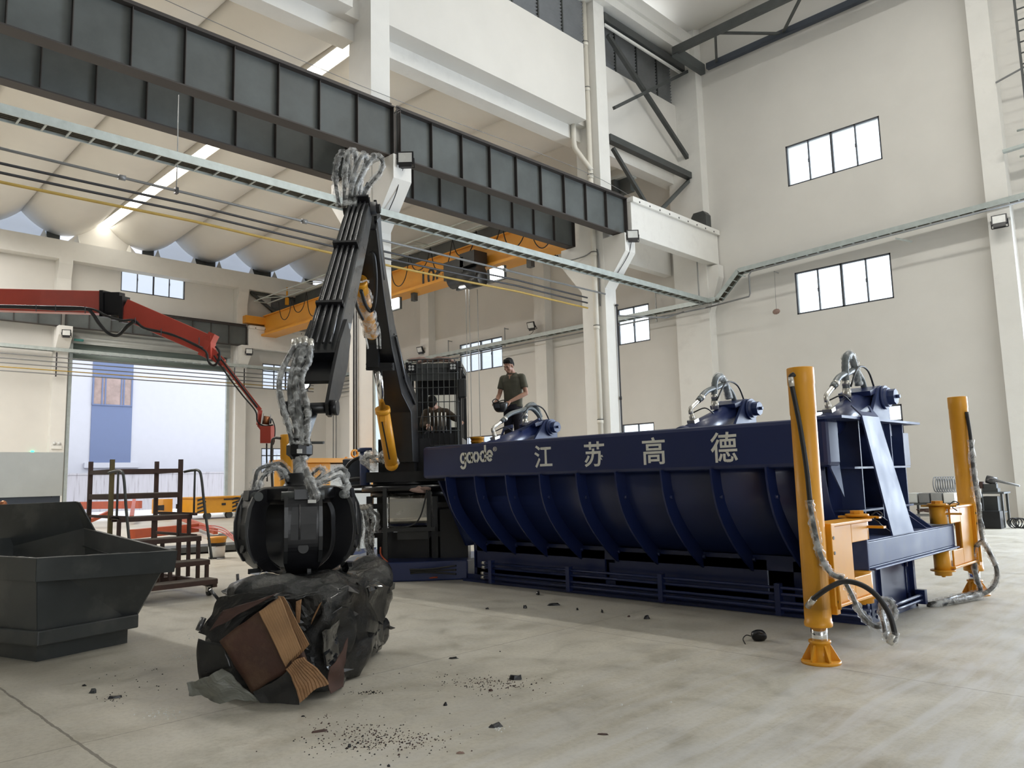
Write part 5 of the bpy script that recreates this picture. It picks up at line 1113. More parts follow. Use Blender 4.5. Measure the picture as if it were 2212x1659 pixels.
def bale_mat():
    m, nt, b = _nt('crushed_black_panels'); co = nt.nodes.new('ShaderNodeTexCoord').outputs['Object']
    v = nt.nodes.new('ShaderNodeTexVoronoi'); v.inputs['Scale'].default_value = 4.5; nt.links.new(co, v.inputs['Vector']); 
    r = _ramp(nt, v.outputs['Color'], [(.0, (.006, .007, .008)), (.55, (.012, .013, .014)), (.66, (.035, .035, .033)), (.76, (.012, .011, .010)), (.95, (.045, .022, .012))]); r.color_ramp.interpolation = 'CONSTANT'
    n = _noise(nt, 14, 6, .7, co); c = _mix(nt, .5, r.outputs[0], _ramp(nt, n.outputs[0], [(.3, (.3, .3, .3)), (.7, (1.6, 1.6, 1.6))]).outputs[0], 'MULTIPLY'); nt.links.new(c, b.inputs['Base Color'])
    b.inputs['Roughness'].default_value = .17; b.inputs['Coat Weight'].default_value = .2; b.inputs['Specular IOR Level'].default_value = .4
    w = nt.nodes.new('ShaderNodeTexVoronoi'); w.feature = 'DISTANCE_TO_EDGE'; w.inputs['Scale'].default_value = 7; nt.links.new(_mix(nt, .25, co, n.outputs[1], 'ADD'), w.inputs['Vector'])
    bp_ = nt.nodes.new('ShaderNodeBump'); bp_.inputs['Strength'].default_value = .5; bp_.inputs['Distance'].default_value = .04; nt.links.new(w.outputs['Distance'], bp_.inputs['Height'])
    b2 = nt.nodes.new('ShaderNodeBump'); b2.inputs['Strength'].default_value = .3; b2.inputs['Distance'].default_value = .02; nt.links.new(n.outputs[0], b2.inputs['Height']); nt.links.new(bp_.outputs[0], b2.inputs['Normal']); nt.links.new(b2.outputs[0], b.inputs['Normal']); return m
M['bale'] = bale_mat(); mb.build('crushed_body', 'bale', bl)
def sheet(poly, d, m, name, amp=.02, sc=6, nd=10, th=.006, label=None, ribs=0.0):
    # quad of pixel corners with depths, crumpled
    P = [at(px, py, d+dd) for px, py, dd in poly]
    def fn(u, v):
        p = (P[0]*(1-u)+P[1]*u)*(1-v)+(P[3]*(1-u)+P[2]*u)*v
        return p+crumple(p, sc, amp)+(crumple(p, sc*3, amp*.35))-FW*(ribs*math.sin(u*60))
    o = MB().grid(fn, nd*2 if ribs else nd, nd, smooth=amp < .03).build(name, m, bl, solid=th)
    if label: o['label'] = label
    return o
M['redbrown'] = mat('brown_red_trim_board', (.058, .024, .016), .55, var=.25, scale=5, dirt=(.085, .045, .025), dscale=4, dth=.5, bump=.2, bscale=30)
M['tan'] = mat('tan_fibre_board', (.25, .135, .062), .75, var=.25, scale=7, dirt=(.10, .05, .02), dscale=7, dth=.6, bump=.5, bscale=22)
M['bumper'] = mat('grey_green_plastic', (.15, .155, .135), .45, var=.15, scale=6, dirt=(.03, .03, .03), dscale=6, dth=.64)
M['darksheet'] = mat('dark_plastic_sheet', (.014, .014, .014), .32, var=.4, scale=6, bump=.3, bscale=14)
M['gloss'] = mat('glossy_black_paint', (.012, .013, .014), .10, var=.2, coat=.6, bump=.4, bscale=9)
M['beige'] = mat('beige_scrap', (.40, .36, .28), .7, var=.3, scale=9)
sheet([(478, 1385, 0), (602, 1288, 0), (664, 1428, 0), (545, 1497, 0)], 5.30, 'redbrown', 'trim_board', .018, 3, 14, label='dark brown red trim board standing diagonally on the front')
sheet([(600, 1288, -.02), (612, 1290, -.02), (668, 1392, -.02), (632, 1432, -.02)], 5.28, 'tan', 'ribbed_board', .010, 4, 14, ribs=.004, label='tan corrugated board edge')
sheet([(560, 1322, -.025), (604, 1290, -.025), (650, 1402, -.025), (618, 1440, -.025)], 5.27, 'cardboard', 'ribbed_board', .014, 4, 12, ribs=.003)
sheet([(622, 1442, -.02), (660, 1418, .02), (712, 1478, .05), (646, 1516, -.05)], 5.22, 'tan', 'torn_board', .03, 5, 14, ribs=.004, label='torn tan board at the foot of the bale')
sheet([(400, 1478, 0), (488, 1442, 0), (552, 1508, 0), (405, 1510, 0)], 5.22, 'bumper', 'bumper_piece', .045, 6, 16, .02, label='crumpled grey green bumper lying at the lower left')
sheet([(430, 1372, .1), (470, 1292, .1), (600, 1280, .05), (482, 1380, 0)], 5.36, 'darksheet', 'body_sheet', .05, 4, 12)
sheet([(452, 1362, .05), (480, 1318, .05), (598, 1284, .0), (470, 1350, 0)], 5.33, 'rust', 'rusty_strip', .02, 5, 10, label='rusty brown strip along the top front')
sheet([(548, 1498, 0), (640, 1440, 0), (650, 1518, -.05), (560, 1518, -.05)], 5.26, 'darksheet', 'body_sheet', .03, 5, 10)
sheet([(428, 1380, .05), (482, 1388, 0), (500, 1440, 0), (430, 1470, 0)], 5.34, 'darksheet', 'body_sheet', .02, 4, 10)
sheet([(612, 1290, .05), (700, 1290, .1), (700, 1400, .15), (668, 1400, .05)], 5.40, 'darksheet', 'body_sheet', .06, 5, 10)
sheet([(640, 1300, .05), (652, 1296, .06), (648, 1345, .05), (640, 1345, .05)], 5.32, 'tan', 'splinter', .01, 6, 4); sheet([(690, 1305, .1), (696, 1300, .1), (672, 1350, .1), (668, 1350, .1)], 5.40, 'tan', 'splinter', .01, 6, 4)
sheet([(690, 1370, 0), (735, 1330, .2), (735, 1440, .2), (700, 1450, 0)], 5.36, 'gloss', 'glossy_sheet', .05, 4, 12); sheet([(712, 1440, 0), (748, 1370, .15), (745, 1480, .1), (716, 1498, 0)], 5.30, 'rust', 'rusty_sheet', .035, 4, 12, label='rusty brown sheet at the right corner')
sheet([(728, 1285, .5), (815, 1262, 1.2), (830, 1390, 1.2), (752, 1420, .6)], 5.42, 'gloss', 'glossy_sheet', .07, 3.5, 14); sheet([(715, 1250, 1.0), (790, 1246, 1.4), (835, 1265, 1.3), (740, 1275, .8)], 5.30, 'gloss', 'glossy_sheet', .05, 4, 12); sheet([(785, 1270, 1.0), (838, 1262, 1.2), (835, 1340, 1.2), (790, 1350, 1.0)], 5.3, 'gloss', 'glossy_sheet', .05, 4, 12)
sheet([(475, 1278, .5), (560, 1255, .8), (740, 1280, .5), (560, 1290, .2)], 5.30, 'gloss', 'glossy_sheet', .05, 4, 14); sheet([(480, 1300, .3), (540, 1280, .3), (690, 1285, .2), (640, 1296, .1)], 5.28, 'darksheet', 'body_sheet', .05, 5, 12)
sheet([(540, 1258, .6), (575, 1242, .8), (612, 1248, .8), (600, 1268, .6)], 5.28, 'beige', 'beige_scrap', .05, 8, 8, label='torn beige scrap on top'); sheet([(585, 1262, .6), (598, 1244, .7), (618, 1250, .7), (616, 1266, .6)], 5.22, 'beige', 'beige_scrap', .04, 8, 6)
sheet([(768, 1340, .6), (786, 1335, .7), (787, 1352, .7), (770, 1358, .6)], 5.45, 'chrome', 'chrome_trim', .01, 6, 5, label='small chrome trim')
for a, b, r in (((514, 1262, 6.0), (513, 1240, 6.0), .012), ((476, 1300, 5.65), (454, 1273, 5.6), .012), ((428, 1362, 5.4), (440, 1335, 5.45), .02)): MB().cyl(at(*a), at(*b), r, n=8).build('bent_rod', 'sidegrey', bl)
for i in range(26):
    u, v, z = rnd.uniform(.02, .98), rnd.uniform(.05, 1.6), rnd.uniform(.66, .80)
    if i % 2: u = .98+rnd.uniform(-.04, .02); z = rnd.uniform(.12, .72)
    c = bp(u, v, z); d = V((rnd.uniform(-.4, .4), rnd.uniform(-1, 1), rnd.uniform(-.5, .5))).normalized()*rnd.uniform(.06, .12); e = V((rnd.uniform(-1, 1), rnd.uniform(-1, 1), rnd.uniform(-.2, .6))).normalized()*rnd.uniform(.04, .09)
    MB().add([c-d-e, c+d-e*.6, c+d*.8+e, c-d*.7+e*.8, c+V((0, 0, .03))], [(0, 1, 4), (1, 2, 4), (2, 3, 4), (3, 0, 4)]).build('scrap_piece', ['gloss', 'darksheet', 'gloss', 'sidegrey'][i % 4], bl, solid=.005)
# ------------------------------------------------------------------ people
def fuse(o, vox=.009, sm=3):
    md = o.modifiers.new('fuse', 'REMESH'); md.mode = 'VOXEL'; md.voxel_size = vox; md.use_smooth_shade = True
    s = o.modifiers.new('soft', 'SMOOTH'); s.factor = .5; s.iterations = sm; return o
def chain(mb, pts, rs, n=12):
    for (a, b), (ra, rb) in zip(zip(pts, pts[1:]), zip(rs, rs[1:])): mb.caps(a, b, ra, rb, n)
def hand(mb, w, d, up, side, L=.175, curl=.9, thumb=1):
    # wrist, pointing direction, back-of-hand normal, thumb side
    w, d, up = V(w), V(d).normalized(), V(up).normalized(); s = up.cross(d).normalized()*side; up = d.cross(s*side).normalized() if d.cross(s*side).dot(up) > 0 else -d.cross(s*side).normalized()
    pl = L*.50; k = w+d*pl
    for i in range(4): mb.caps(w+s*(.012-.008*i)+d*.01, k+s*(.030-.020*i), .014, .0115, 8)
    for i, l in enumerate((.42, .47, .44, .35)):
        p = k+s*(.030-.020*i); a = curl*.45; q = p+(d*math.cos(a)-up*math.sin(a))*(L*l*.45); a += curl*.6; r = q+(d*math.cos(a)-up*math.sin(a))*(L*l*.32); a += curl*.4; t = r+(d*math.cos(a)-up*math.sin(a))*(L*l*.23)
        chain(mb, [p, q, r, t], [.0100, .0092, .0085, .0072], 8)
    b = w+d*.025+s*.022; m = b+(d*.55+s*.6-up*.25).normalized()*.042; e = m+(d*.9+s*.15-up*.4).normalized()*.032; f = e+(d*.9-up*.5).normalized()*.022
    chain(mb, [b, m, e, f], [.015, .0125, .011, .0085], 8)
def head(mb, R4, c, s=1.0):
    def P(x, y, z): return R4 @ V((x, y, z))*s+V(c)
    rot = R4.to_3x3() if len(R4) == 4 else R4
    mb.ell(P(0, .015, .045), .074*s, .092*s, .088*s, 18, 12, rot); mb.ell(P(0, -.025, -.02), .062*s, .068*s, .085*s, 16, 10, rot)
    mb.ell(P(0, -.045, -.085), .040*s, .042*s, .032*s, 14, 8, rot); mb.ell(P(0, -.075, .028), .052*s, .022*s, .016*s, 12, 8, rot)
    mb.caps(P(0, -.092, .015), P(0, -.113, -.028), .010*s, .014*s, 8); mb.ell(P(.0, -.098, -.030), .018*s, .012*s, .010*s, 10, 6, rot)
    for k in (-1, 1):
        mb.ell(P(k*.074, .012, -.008), .010*s, .020*s, .033*s, 10, 8, rot); mb.ell(P(k*.040, -.062, -.025), .024*s, .022*s, .022*s, 10, 8, rot)
    mb.ell(P(0, -.088, -.058), .024*s, .012*s, .006*s, 10, 6, rot); mb.ell(P(0, -.085, -.068), .020*s, .013*s, .007*s, 10, 6, rot)
    return P, rot
mp_ = at(1108, 900, 12.95); DZ = 1.876
man = thing('person', 'standing man in olive t-shirt and dark trousers looking down at the mask in his hands', 'person', (mp_.x, mp_.y, DZ), .28)
MT = WM[man.name]; SC = Matrix.Scale(.975, 4)
def mbm(): return MB(MT @ SC)
body = mbm(); HR = Matrix.Rotation(.52, 3, 'X') @ Matrix.Rotation(-.12, 3, 'Z')
hc = V((-.015, -.075, 1.545))
HP, hrot = head(body, HR, hc, 1.0)
chain(body, [(0, .03, 1.36), (0, .0, 1.44), (-.005, -.04, 1.50)], [.062, .055, .054])
# trunk and legs under the clothes keep the body one piece
chain(body, [(0, .03, 1.34), (0, .02, 1.15), (0, .03, .95), (0, .02, .88)], [.12, .12, .115, .11])
for k in (-1, 1): chain(body, [(k*.09, .02, .86), (k*.095, .0, .47), (k*.10, .03, .08)], [.075, .05, .036]); chain(body, [(0, .02, 1.36), (k*.17, .02, 1.355)], [.06, .05])
LA = [(.185, .02, 1.345), (.262, .015, 1.06), (.085, -.235, .915)]; RA = [(-.185, .02, 1.345), (-.245, -.02, 1.07), (-.17, -.275, .925)]
for a in (LA, RA):
    chain(body, a[:2], [.050, .038]); m_ = V(a[1]).lerp(V(a[2]), .3); chain(body, [a[1], m_, a[2]], [.038, .041, .026])
hand(body, LA[2], (-.55, -.72, -.36), (.25, -.35, .9), 1, curl=1.0); hand(body, RA[2], (.35, -.85, -.30), (-.1, -.3, .95), -1, curl=1.2)
fuse(body.build('body', 'skin', man), .0065, 3)
ey = mbm()
for k in (-1, 1): ey.ell(HP(k*.030, -.082, .008), .012, .006, .004, 8, 6, hrot)
ey.build('eye', 'hair', man)
br_ = mbm()
for k in (-1, 1): br_.caps(HP(k*.018, -.096, .030), HP(k*.048, -.088, .034), .005, .004, 6)
br_.build('eyebrow', 'hair', man)
hr = mbm(); hr.ell(HP(0, .028, .062), .082, .092, .082, 18, 12, hrot); hr.ell(HP(0, .055, .02), .078, .062, .085, 16, 10, hrot)
for i in range(16): a = -1.3+2.6*i/15; hr.caps(HP(.055*math.sin(a), .0-.03*math.cos(a), .118), HP(.075*math.sin(a)+.004*math.sin(i*2.3), -.010-.056*math.cos(a), .080+.012*math.sin(i*1.9)), .016, .007, 6)
fuse(hr.build('hair', 'hair', man), .008, 1)
sh = mbm()
def ring(z, rx, ry, cx=0, cy=.02): return (z, rx, ry, cx, cy)
tor = [ring(1.425, .085, .068, 0, .005), ring(1.40, .135, .085), ring(1.355, .185, .105), ring(1.28, .195, .118), ring(1.18, .182, .120), ring(1.08, .172, .117), ring(.98, .170, .117), ring(.90, .176, .122), ring(.835, .184, .128, .005, .02)]
vs = []; n_ = 28
for j, (z, rx, ry, cx, cy) in enumerate(tor):
    for i in range(n_):
        a = 2*PI*i/n_; w = 1+.03*math.sin(3*a+j*1.3)*(j > 3)+.02*math.sin(5*a-j*2.1)*(j > 2)
        vs.append((cx+rx*math.cos(a)*w, cy+ry*math.sin(a)*w, z+.006*math.sin(4*a)*(j == 8)))
sh.add(vs, [(j*n_+i, j*n_+(i+1) % n_, (j+1)*n_+(i+1) % n_, (j+1)*n_+i) for j in range(len(tor)-1) for i in range(n_)]+[tuple(range(n_)), tuple(range((len(tor)-1)*n_, len(tor)*n_))[::-1]], True)
for a in (LA, RA):
    s0_ = V(a[0]); e0_ = s0_.lerp(V(a[1]), .66); sh.caps(s0_+V((-s0_.x*.18, 0, .0)), s0_, .070, .066); sh.cyl(s0_, e0_, .066, .064, 16)
shirt = fuse(sh.build('shirt', 'olive', man), .008, 3)
MB(MT @ SC).tube([(.088*math.cos(2*PI*i/20), .0+.068*math.sin(2*PI*i/20)-.004, 1.428-.022*max(0, -math.sin(2*PI*i/20))) for i in range(21)], .008, 6).build('collar', 'olive', man)
tr_ = mbm(); tr_.ell((0, .02, .83), .168, .122, .10, 20, 10); tr_.cyl((0, .02, .88), (0, .02, .78), .155, .16, 20)
for k in (-1, 1): chain(tr_, [(k*.085, .02, .78), (k*.095, .005, .47), (k*.10, .03, .09)], [.098, .077, .066], 16)
fuse(tr_.build('trousers', 'navy', man), .010, 3)
for k in (-1, 1): so = mbm().ell((k*.10, -.03, .045), .048, .125, .045, 14, 8).ell((k*.10, .05, .06), .045, .06, .06, 12, 8); fuse(so.build('shoe', 'rubber', man), .01, 2)
# welding mask in his hands
mk = thing('welding_mask', 'black welding mask held upside down in the hands of the standing man', 'mask', MT @ (SC @ V((-.05, -.36, .78))))
KM = MT @ SC
def mfn(u, v):
    a = -PI*.80+PI*1.6*u; e = v*PI/2; r = max(.02, math.cos(e))**.7
    return V((-.045+.128*math.sin(a)*r, -.345-.115*math.cos(a)*r, .885-.155*math.sin(e)))
MB(KM).grid(mfn, 24, 9).build('shell', 'blackg', mk, solid=.006)
MB(KM).tube([mfn(i/24, 0)+V((0, 0, .002)) for i in range(25)], .007, 6).build('rim', 'black', mk)
MB(KM).tube(catmull([mfn(0, 0), V((-.13, -.26, .935)), V((-.145, -.33, .965)), V((-.16, -.40, .93)), mfn(.22, 0)], 5), .009, 6).tube(catmull([mfn(1, 0), V((.03, -.27, .92)), V((0, -.32, .935)), V((-.06, -.34, .92)), V((-.12, -.37, .90))], 5), .008, 6).build('head_band', 'rubber', mk)
MB(KM).box((-.085, -.462, .80), (-.005, -.44, .86)).build('visor', 'slate', mk)
# operator in the cab
op0 = cp(-.03, .74, cz0+.55); op = thing('person', 'dark silhouetted operator in brown shirt bending forward inside the caged cab', 'person', op0, math.atan2(FD.x, -FD.y))
OT = WM[op.name]
def mbo(): return MB(OT)
ob_ = mbo(); OHR = Matrix.Rotation(1.15, 3, 'X'); OP, orot = head(ob_, OHR, V((-.05, -.26, .62)))
chain(ob_, [(0, .0, .12), (0, -.05, .34), (0, -.14, .50), (-.02, -.20, .56)], [.13, .13, .10, .056])
OL = [(.17, -.13, .47), (.33, -.24, .36), (.42, -.42, .30)]; OR = [(-.17, -.13, .47), (-.22, -.26, .26), (-.08, -.46, .22)]
for a in (OL, OR): chain(ob_, [(0, -.1, .48), a[0], a[1], a[2]], [.07, .055, .042, .028])
hand(ob_, OL[2], (.3, -.8, -.2), (0, 0, 1), 1); hand(ob_, OR[2], (.2, -.8, -.3), (0, 0, 1), -1)
for k in (-1, 1): chain(ob_, [(k*.09, .0, .06), (k*.11, -.36, .08), (k*.11, -.36, -.36)], [.08, .062, .045])
fuse(ob_.build('body', 'skin', op), .009, 2)
ss = mbo(); chain(ss, [(0, .0, .08), (0, -.05, .32), (0, -.12, .47)], [.155, .165, .13], 18)
for a in (OL, OR): chain(ss, [(0, -.1, .47), a[0], a[1], V(a[1]).lerp(V(a[2]), .6)], [.10, .078, .060, .048])
fuse(ss.build('shirt', 'brown', op), .012, 3)
pt = mbo(); pt.ell((0, .0, .06), .17, .13, .10)
for k in (-1, 1): chain(pt, [(k*.09, .0, .06), (k*.11, -.36, .08), (k*.11, -.36, -.30)], [.095, .078, .06])
fuse(pt.build('trousers', 'navy', op), .012, 2)
fuse(mbo().ell(OP(0, .03, .05), .088, .10, .095, 16, 10, orot).ell(OP(0, -.07, .09), .07, .06, .02, 12, 6, orot).build('cap', 'hair', op), .01, 2)
# ------------------------------------------------------------------ raw steel hopper, front left
hp = thing('steel_hopper', 'raw dark steel feed hopper with flared rim at the left front', 'hopper', (-9.2, 2.4, 0))
rim = [V((-7.90, 3.13, .88)), V((-7.93, 1.955, .912)), V((-8.75, 1.66, .925)), V((-10.9, 1.66, .93)), V((-11.2, 2.6, .95)), at(182, 1141, 9.2)]
bas = [V((-8.20, 2.88, .2)), V((-7.98, 2.0, .2)), V((-8.62, 1.79, .2)), V((-10.6, 1.79, .2)), V((-10.8, 2.6, .2)), V((-9.7, 2.92, .2))]
wl_ = MB()
for i in range(6): j = (i+1) % 6; wl_.add([bas[i], bas[j], rim[j], rim[i]], [(0, 1, 2, 3)])
wl_.add(bas, [tuple(range(6))]); wl_.build('shell_wall', 'raw', hp, solid=.012)
lp_ = MB(); cen = V((-9.3, 2.3, 0))
def off(p, d): q = V((p.x-cen.x, p.y-cen.y, 0)).normalized(); return p+q*d
R1 = [off(p, .05) for p in rim]
for i in (0, 1, 2, 5):
    j = (i+1) % 6; a, b = R1[i], R1[j]; dn = V((0, 0, -.20)); inn = .035
    lp_.add([rim[i], rim[j], b, a], [(0, 1, 2, 3)]); lp_.add([a, b, off(b, -.03)+dn, off(a, -.03)+dn], [(0, 1, 2, 3)]); lp_.add([off(a, -.03)+dn, off(b, -.03)+dn, off(b, -.12)+dn, off(a, -.12)+dn], [(0, 1, 2, 3)])
lp_.build('rim_band', 'raw', hp, solid=.008)
wd_ = MB()
for i in (0, 1, 5): j = (i+1) % 6; wd_.tube([rim[i]+(rim[j]-rim[i])*(k/14) for k in range(15)], .008, 5, .5)
wd_.tube([bas[0]+(rim[0]-bas[0])*(k/10) for k in range(10)], .012, 5, .6); wd_.build('weld_bead', 'weld', hp)
B1 = [off(V((p.x, p.y, 0)), .07) for p in bas]; B2 = [off(V((p.x, p.y, 0)), -.06) for p in bas]
lg_ = MB(); lg_.prism([p+V((0, 0, .15)) for p in B1], (0, 0, .13)); lg_.build('ledge', 'raw', hp, bevel=.012)
MB().prism([p for p in B2], (0, 0, .16)).build('skirt', 'raw', hp)
tb_ = MB(); tA, tB = at(165, 1083, 9.25), at(-60, 1093, 9.6); b1_ = rim[5]; b2_ = at(-60, 1200, 9.6)
tb_.add([tA, tB, b2_+V((0, 0, -.1)), b1_], [(0, 1, 2, 3)]); tb_.add([tA, b1_, at(208, 1150, 9.0), at(172, 1085, 9.05)], [(0, 1, 2, 3)]); tb_.add([b1_, bas[5], at(-60, 1260, 9.4), b2_], [(0, 1, 2, 3)])
tb_.build('back_panel', 'raw', hp, solid=.012)
# ------------------------------------------------------------------ wheeled platform ladder
ws = thing('platform_ladder', 'rusty brown wheeled platform stairs behind the steel hopper', 'stairs', (-11.8, 4.35, 0))
Y0, Y1 = 3.84, 4.86; TR = [(-10.72, .235), (-10.98, .48), (-11.28, .80), (-11.62, 1.11), (-12.0, 1.43)]
for i, (x, z) in enumerate(TR[:4]):
    MB().box((x-.27, Y0, z-.03), (x+.03, Y1, z)).build('tread', 'tread', ws); MB().box((x+.0, Y0, z-.07), (x+.04, Y1, z-.01)).box((x-.28, Y0, z-.07), (x-.25, Y1, z-.03)).build('tread_edge', 'rust', ws)
    zb_ = .20 if i else .12
    for y in ((Y0, Y1, (Y0+Y1)/2) if i else ()): MB().bar((x-.02, y-.02 if y > Y0 else y+.02, zb_), (x-.02, y-.02 if y > Y0 else y+.02, z-.03), .045, .045).build('upright', 'rust', ws)
MB().box((-12.95, Y0, 1.40), (-11.98, Y1, 1.435)).build('platform', 'tread', ws)
fr_ = MB()
for y in (Y0+.02, Y1-.02): fr_.bar((-12.95, y, .15), (-10.72, y, .15), .06, .07); fr_.bar((-12.95, y, 1.39), (-11.98, y, 1.39), .05, .07); fr_.bar((-12.95, y, 1.76), (-12.0, y, 1.76), .05, .06)
for x in (-12.95, -12.0): fr_.bar((x, Y0, 1.76), (x, Y1, 1.76), .05, .06); fr_.bar((x, Y0, 1.39), (x, Y1, 1.39), .05, .07); fr_.bar((x, Y0, .15), (x, Y1, .15), .06, .07)
for z in (.8, 1.11): fr_.bar((-12.9, Y1-.02, z), (-11.4, Y1-.02, z), .04, .04); fr_.bar((-12.9, Y0+.02, z), (-11.4, Y0+.02, z), .04, .04)
fr_.build('frame', 'rust', ws)
for x in (-12.95, -12.0):
    for y in (Y0+.02, Y1-.02): MB().bar((x, y, .15), (x, y, 1.93), .055, .055).build('post', 'oliveframe' if (y < 4.2 and x > -12.5) else 'rust', ws)
for y in (Y0-.02, Y1+.04): MB().tube(catmull([(-12.0, y, 1.74), (-11.7, y, 1.755), (-11.48, y, 1.74), (-11.38, y, 1.62), (-11.25, y, 1.2), (-10.98, y, .48)], 6), .020, 8).tube([(-11.62, y, 1.12), (-11.62, y, 1.75)], .016, 8).build('handrail', 'steel', ws)
for x in (-10.82, -12.8):
    for y in (Y0+.06, Y1-.06): 
        c_ = MB().cyl((x, y-.025, .055), (x, y+.025, .055), .055, n=20).build('caster', 'rubber', ws); MB().box((x-.03, y-.035, .055), (x+.03, y-.027, .12)).box((x-.03, y+.027, .055), (x+.03, y+.035, .12)).box((x-.04, y-.04, .115), (x+.04, y+.04, .125)).build('caster_fork', 'fitting', c_)
# ------------------------------------------------------------------ red swing boom with wire feeder
jb = thing('welding_boom', 'red swing boom reaching in from the left with cable loops and wire feeder', 'boom', (-15.2, 1.9, 4.9))
def jp(px, py, d=13.6): return at(px, py, d)
MB().bar(jp(-150, 645, 14.4), jp(226, 655), .20, .40).build('boom_arm', 'red', jb, bevel=.01)
_q = jp(-150, 645, 14.4); MB().bar(_q-V((0, 0, .7)), _q+V((0, 0, .6)), .25, .25, (1, 0, 0)).build('boom_bracket', 'red', jb)
c = jp(248, 657); jj = MB().obox(c, RR*.13, UU*.20, FW*.10); 
for dx in (-.17, .17): jj.obox(c+RR*dx-UU*(.1*(dx > 0)), RR*.03, UU*.23, FW*.14)
jj.build('boom_joint', 'black', jb); MB().cyl(c-UU*.28, c+UU*.20, .07, n=16).build('joint_pin', 'blackg', jb)
a, b = jp(270, 668), jp(450, 746); MB().bar(a, b, .18, .36).build('outer_arm', 'red', jb, bevel=.01)
d_ = (b-a).normalized(); MB().bar(b-d_*.05, b+d_*.06, .26, .44).obox(b+d_*.05+UU*-.02, RR*.04, UU*.2, FW*.12).build('end_plate', 'red', jb)
MB().bar(jp(450, 752), jp(482, 783), .10, .12).bar(jp(452, 768), jp(480, 790), .06, .06).build('tip_bracket', 'red', jb)
MB().bar(jp(462, 758), jp(562, 886), .07, .07).bar(jp(562, 886), jp(558, 918), .05, .06).bar(jp(558, 918), jp(575, 940), .04, .05).build('tip_tube', 'red', jb)
f = jp(578, 938); MB().obox(f, RR*.095, UU*.15, FW*.12).build('wire_feeder', 'red', jb, bevel=.008)
r0 = jp(575, 908); ax_ = (RR*.9+FW*.3-UU*.15).normalized()
rl = MB().cyl(r0-ax_*.055, r0+ax_*.055, .075, n=24); rl.build('wire_spool', 'copper', jb); MB().cyl(r0-ax_*.065, r0-ax_*.055, .115, n=24).cyl(r0+ax_*.055, r0+ax_*.065, .115, n=24).build('spool_flange', 'pipe', jb)
MB().cyl(r0+ax_*.065, r0+ax_*.09, .05, n=16).build('spool_hub', 'black', jb)
def cab_(pts, r=.018, d=13.35): MB().tube(catmull([at(x, y, d) for x, y in pts], 6), r, 6).build('cable', 'rubber', jb)
cab_([(-20, 662), (60, 664), (130, 668), (185, 668), (200, 678), (215, 700), (235, 720), (255, 724), (275, 705), (290, 694)], .03)
cab_([(-20, 660), (80, 662), (190, 666), (230, 682), (262, 692), (290, 692), (310, 708), (345, 716), (390, 730), (438, 752)], .022)
cab_([(290, 694), (320, 712), (370, 722), (420, 745), (445, 760), (450, 780), (462, 790), (472, 778), (474, 760), (466, 748)], .02)
cab_([(446, 762), (452, 785), (464, 788), (476, 775)], .016); cab_([(470, 765), (500, 805), (530, 845), (556, 880)], .018, 13.5); cab_([(462, 768), (492, 812), (525, 855), (552, 888), (556, 910), (570, 920), (590, 918)], .014, 13.5)
cab_([(588, 905), (594, 925), (592, 955), (588, 962)], .010, 13.4)
MB().tube([jp(576, 958), jp(576, 985), jp(577, 1040)], .014, 6).build('torch_cable', 'rubber', jb)
tk_ = MB()
for px, py in ((78, 664), (120, 664), (184, 668), (292, 692), (348, 716), (430, 735), (507, 800)): tk_.bar(at(px, py-6, 13.3), at(px, py+9, 13.3), .012, .012)
tk_.build('cable_tie', 'pipek', jb)
# ------------------------------------------------------------------ yellow power unit behind the grab
pu = thing('power_unit', 'yellow hydraulic power unit cabinet with louvres behind the grab', 'cabinet', (-14.6, 8.2, 0))
ya, yb_ = 7.98, 8.72
MB().box((-15.0, ya, .12), (-14.0, yb_, 1.93)).build('housing', 'yellow', pu, bevel=.02); MB().box((-15.1, ya-.05, 1.93), (-13.85, yb_+1.4, 2.02)).build('roof', 'craney', pu)
MB().box((-15.0, yb_, .12), (-14.05, yb_+1.3, 1.90)).build('side_panel', 'pale', pu)
for z0 in (.35, 1.25): 
    m = MB()
    for i in range(8): m.box((-13.998, ya+.12, z0+.05*i), (-13.985, ya+.40, z0+.02+.05*i))
    for i in range(8): m.box((-13.998, ya+.48, z0+.05*i), (-13.985, ya+.70, z0+.02+.05*i))
    m.build('louvre', 'black', pu)
MB().cyl((-14.2, yb_+.5, 2.02), (-14.2, yb_+.5, 2.06), .03).lathe([(.06, -.02), (.09, -.02), (.09, .02), (.06, .02), (.06, -.02)], (-13.95, yb_+.55, 2.12), (1, 0, 0), 16).build('lifting_eye', 'craney', pu)
MB().box((-14.9, ya+.05, 0), (-14.1, yb_+1.2, .12)).build('plinth', 'blue', pu)
MB().prism([(-13.98, yb_+.95, 1.42), (-13.98, yb_+1.12, 1.42), (-13.98, yb_+1.035, 1.57)], (.006, 0, 0)).build('warning_sign', 'yellow', pu)
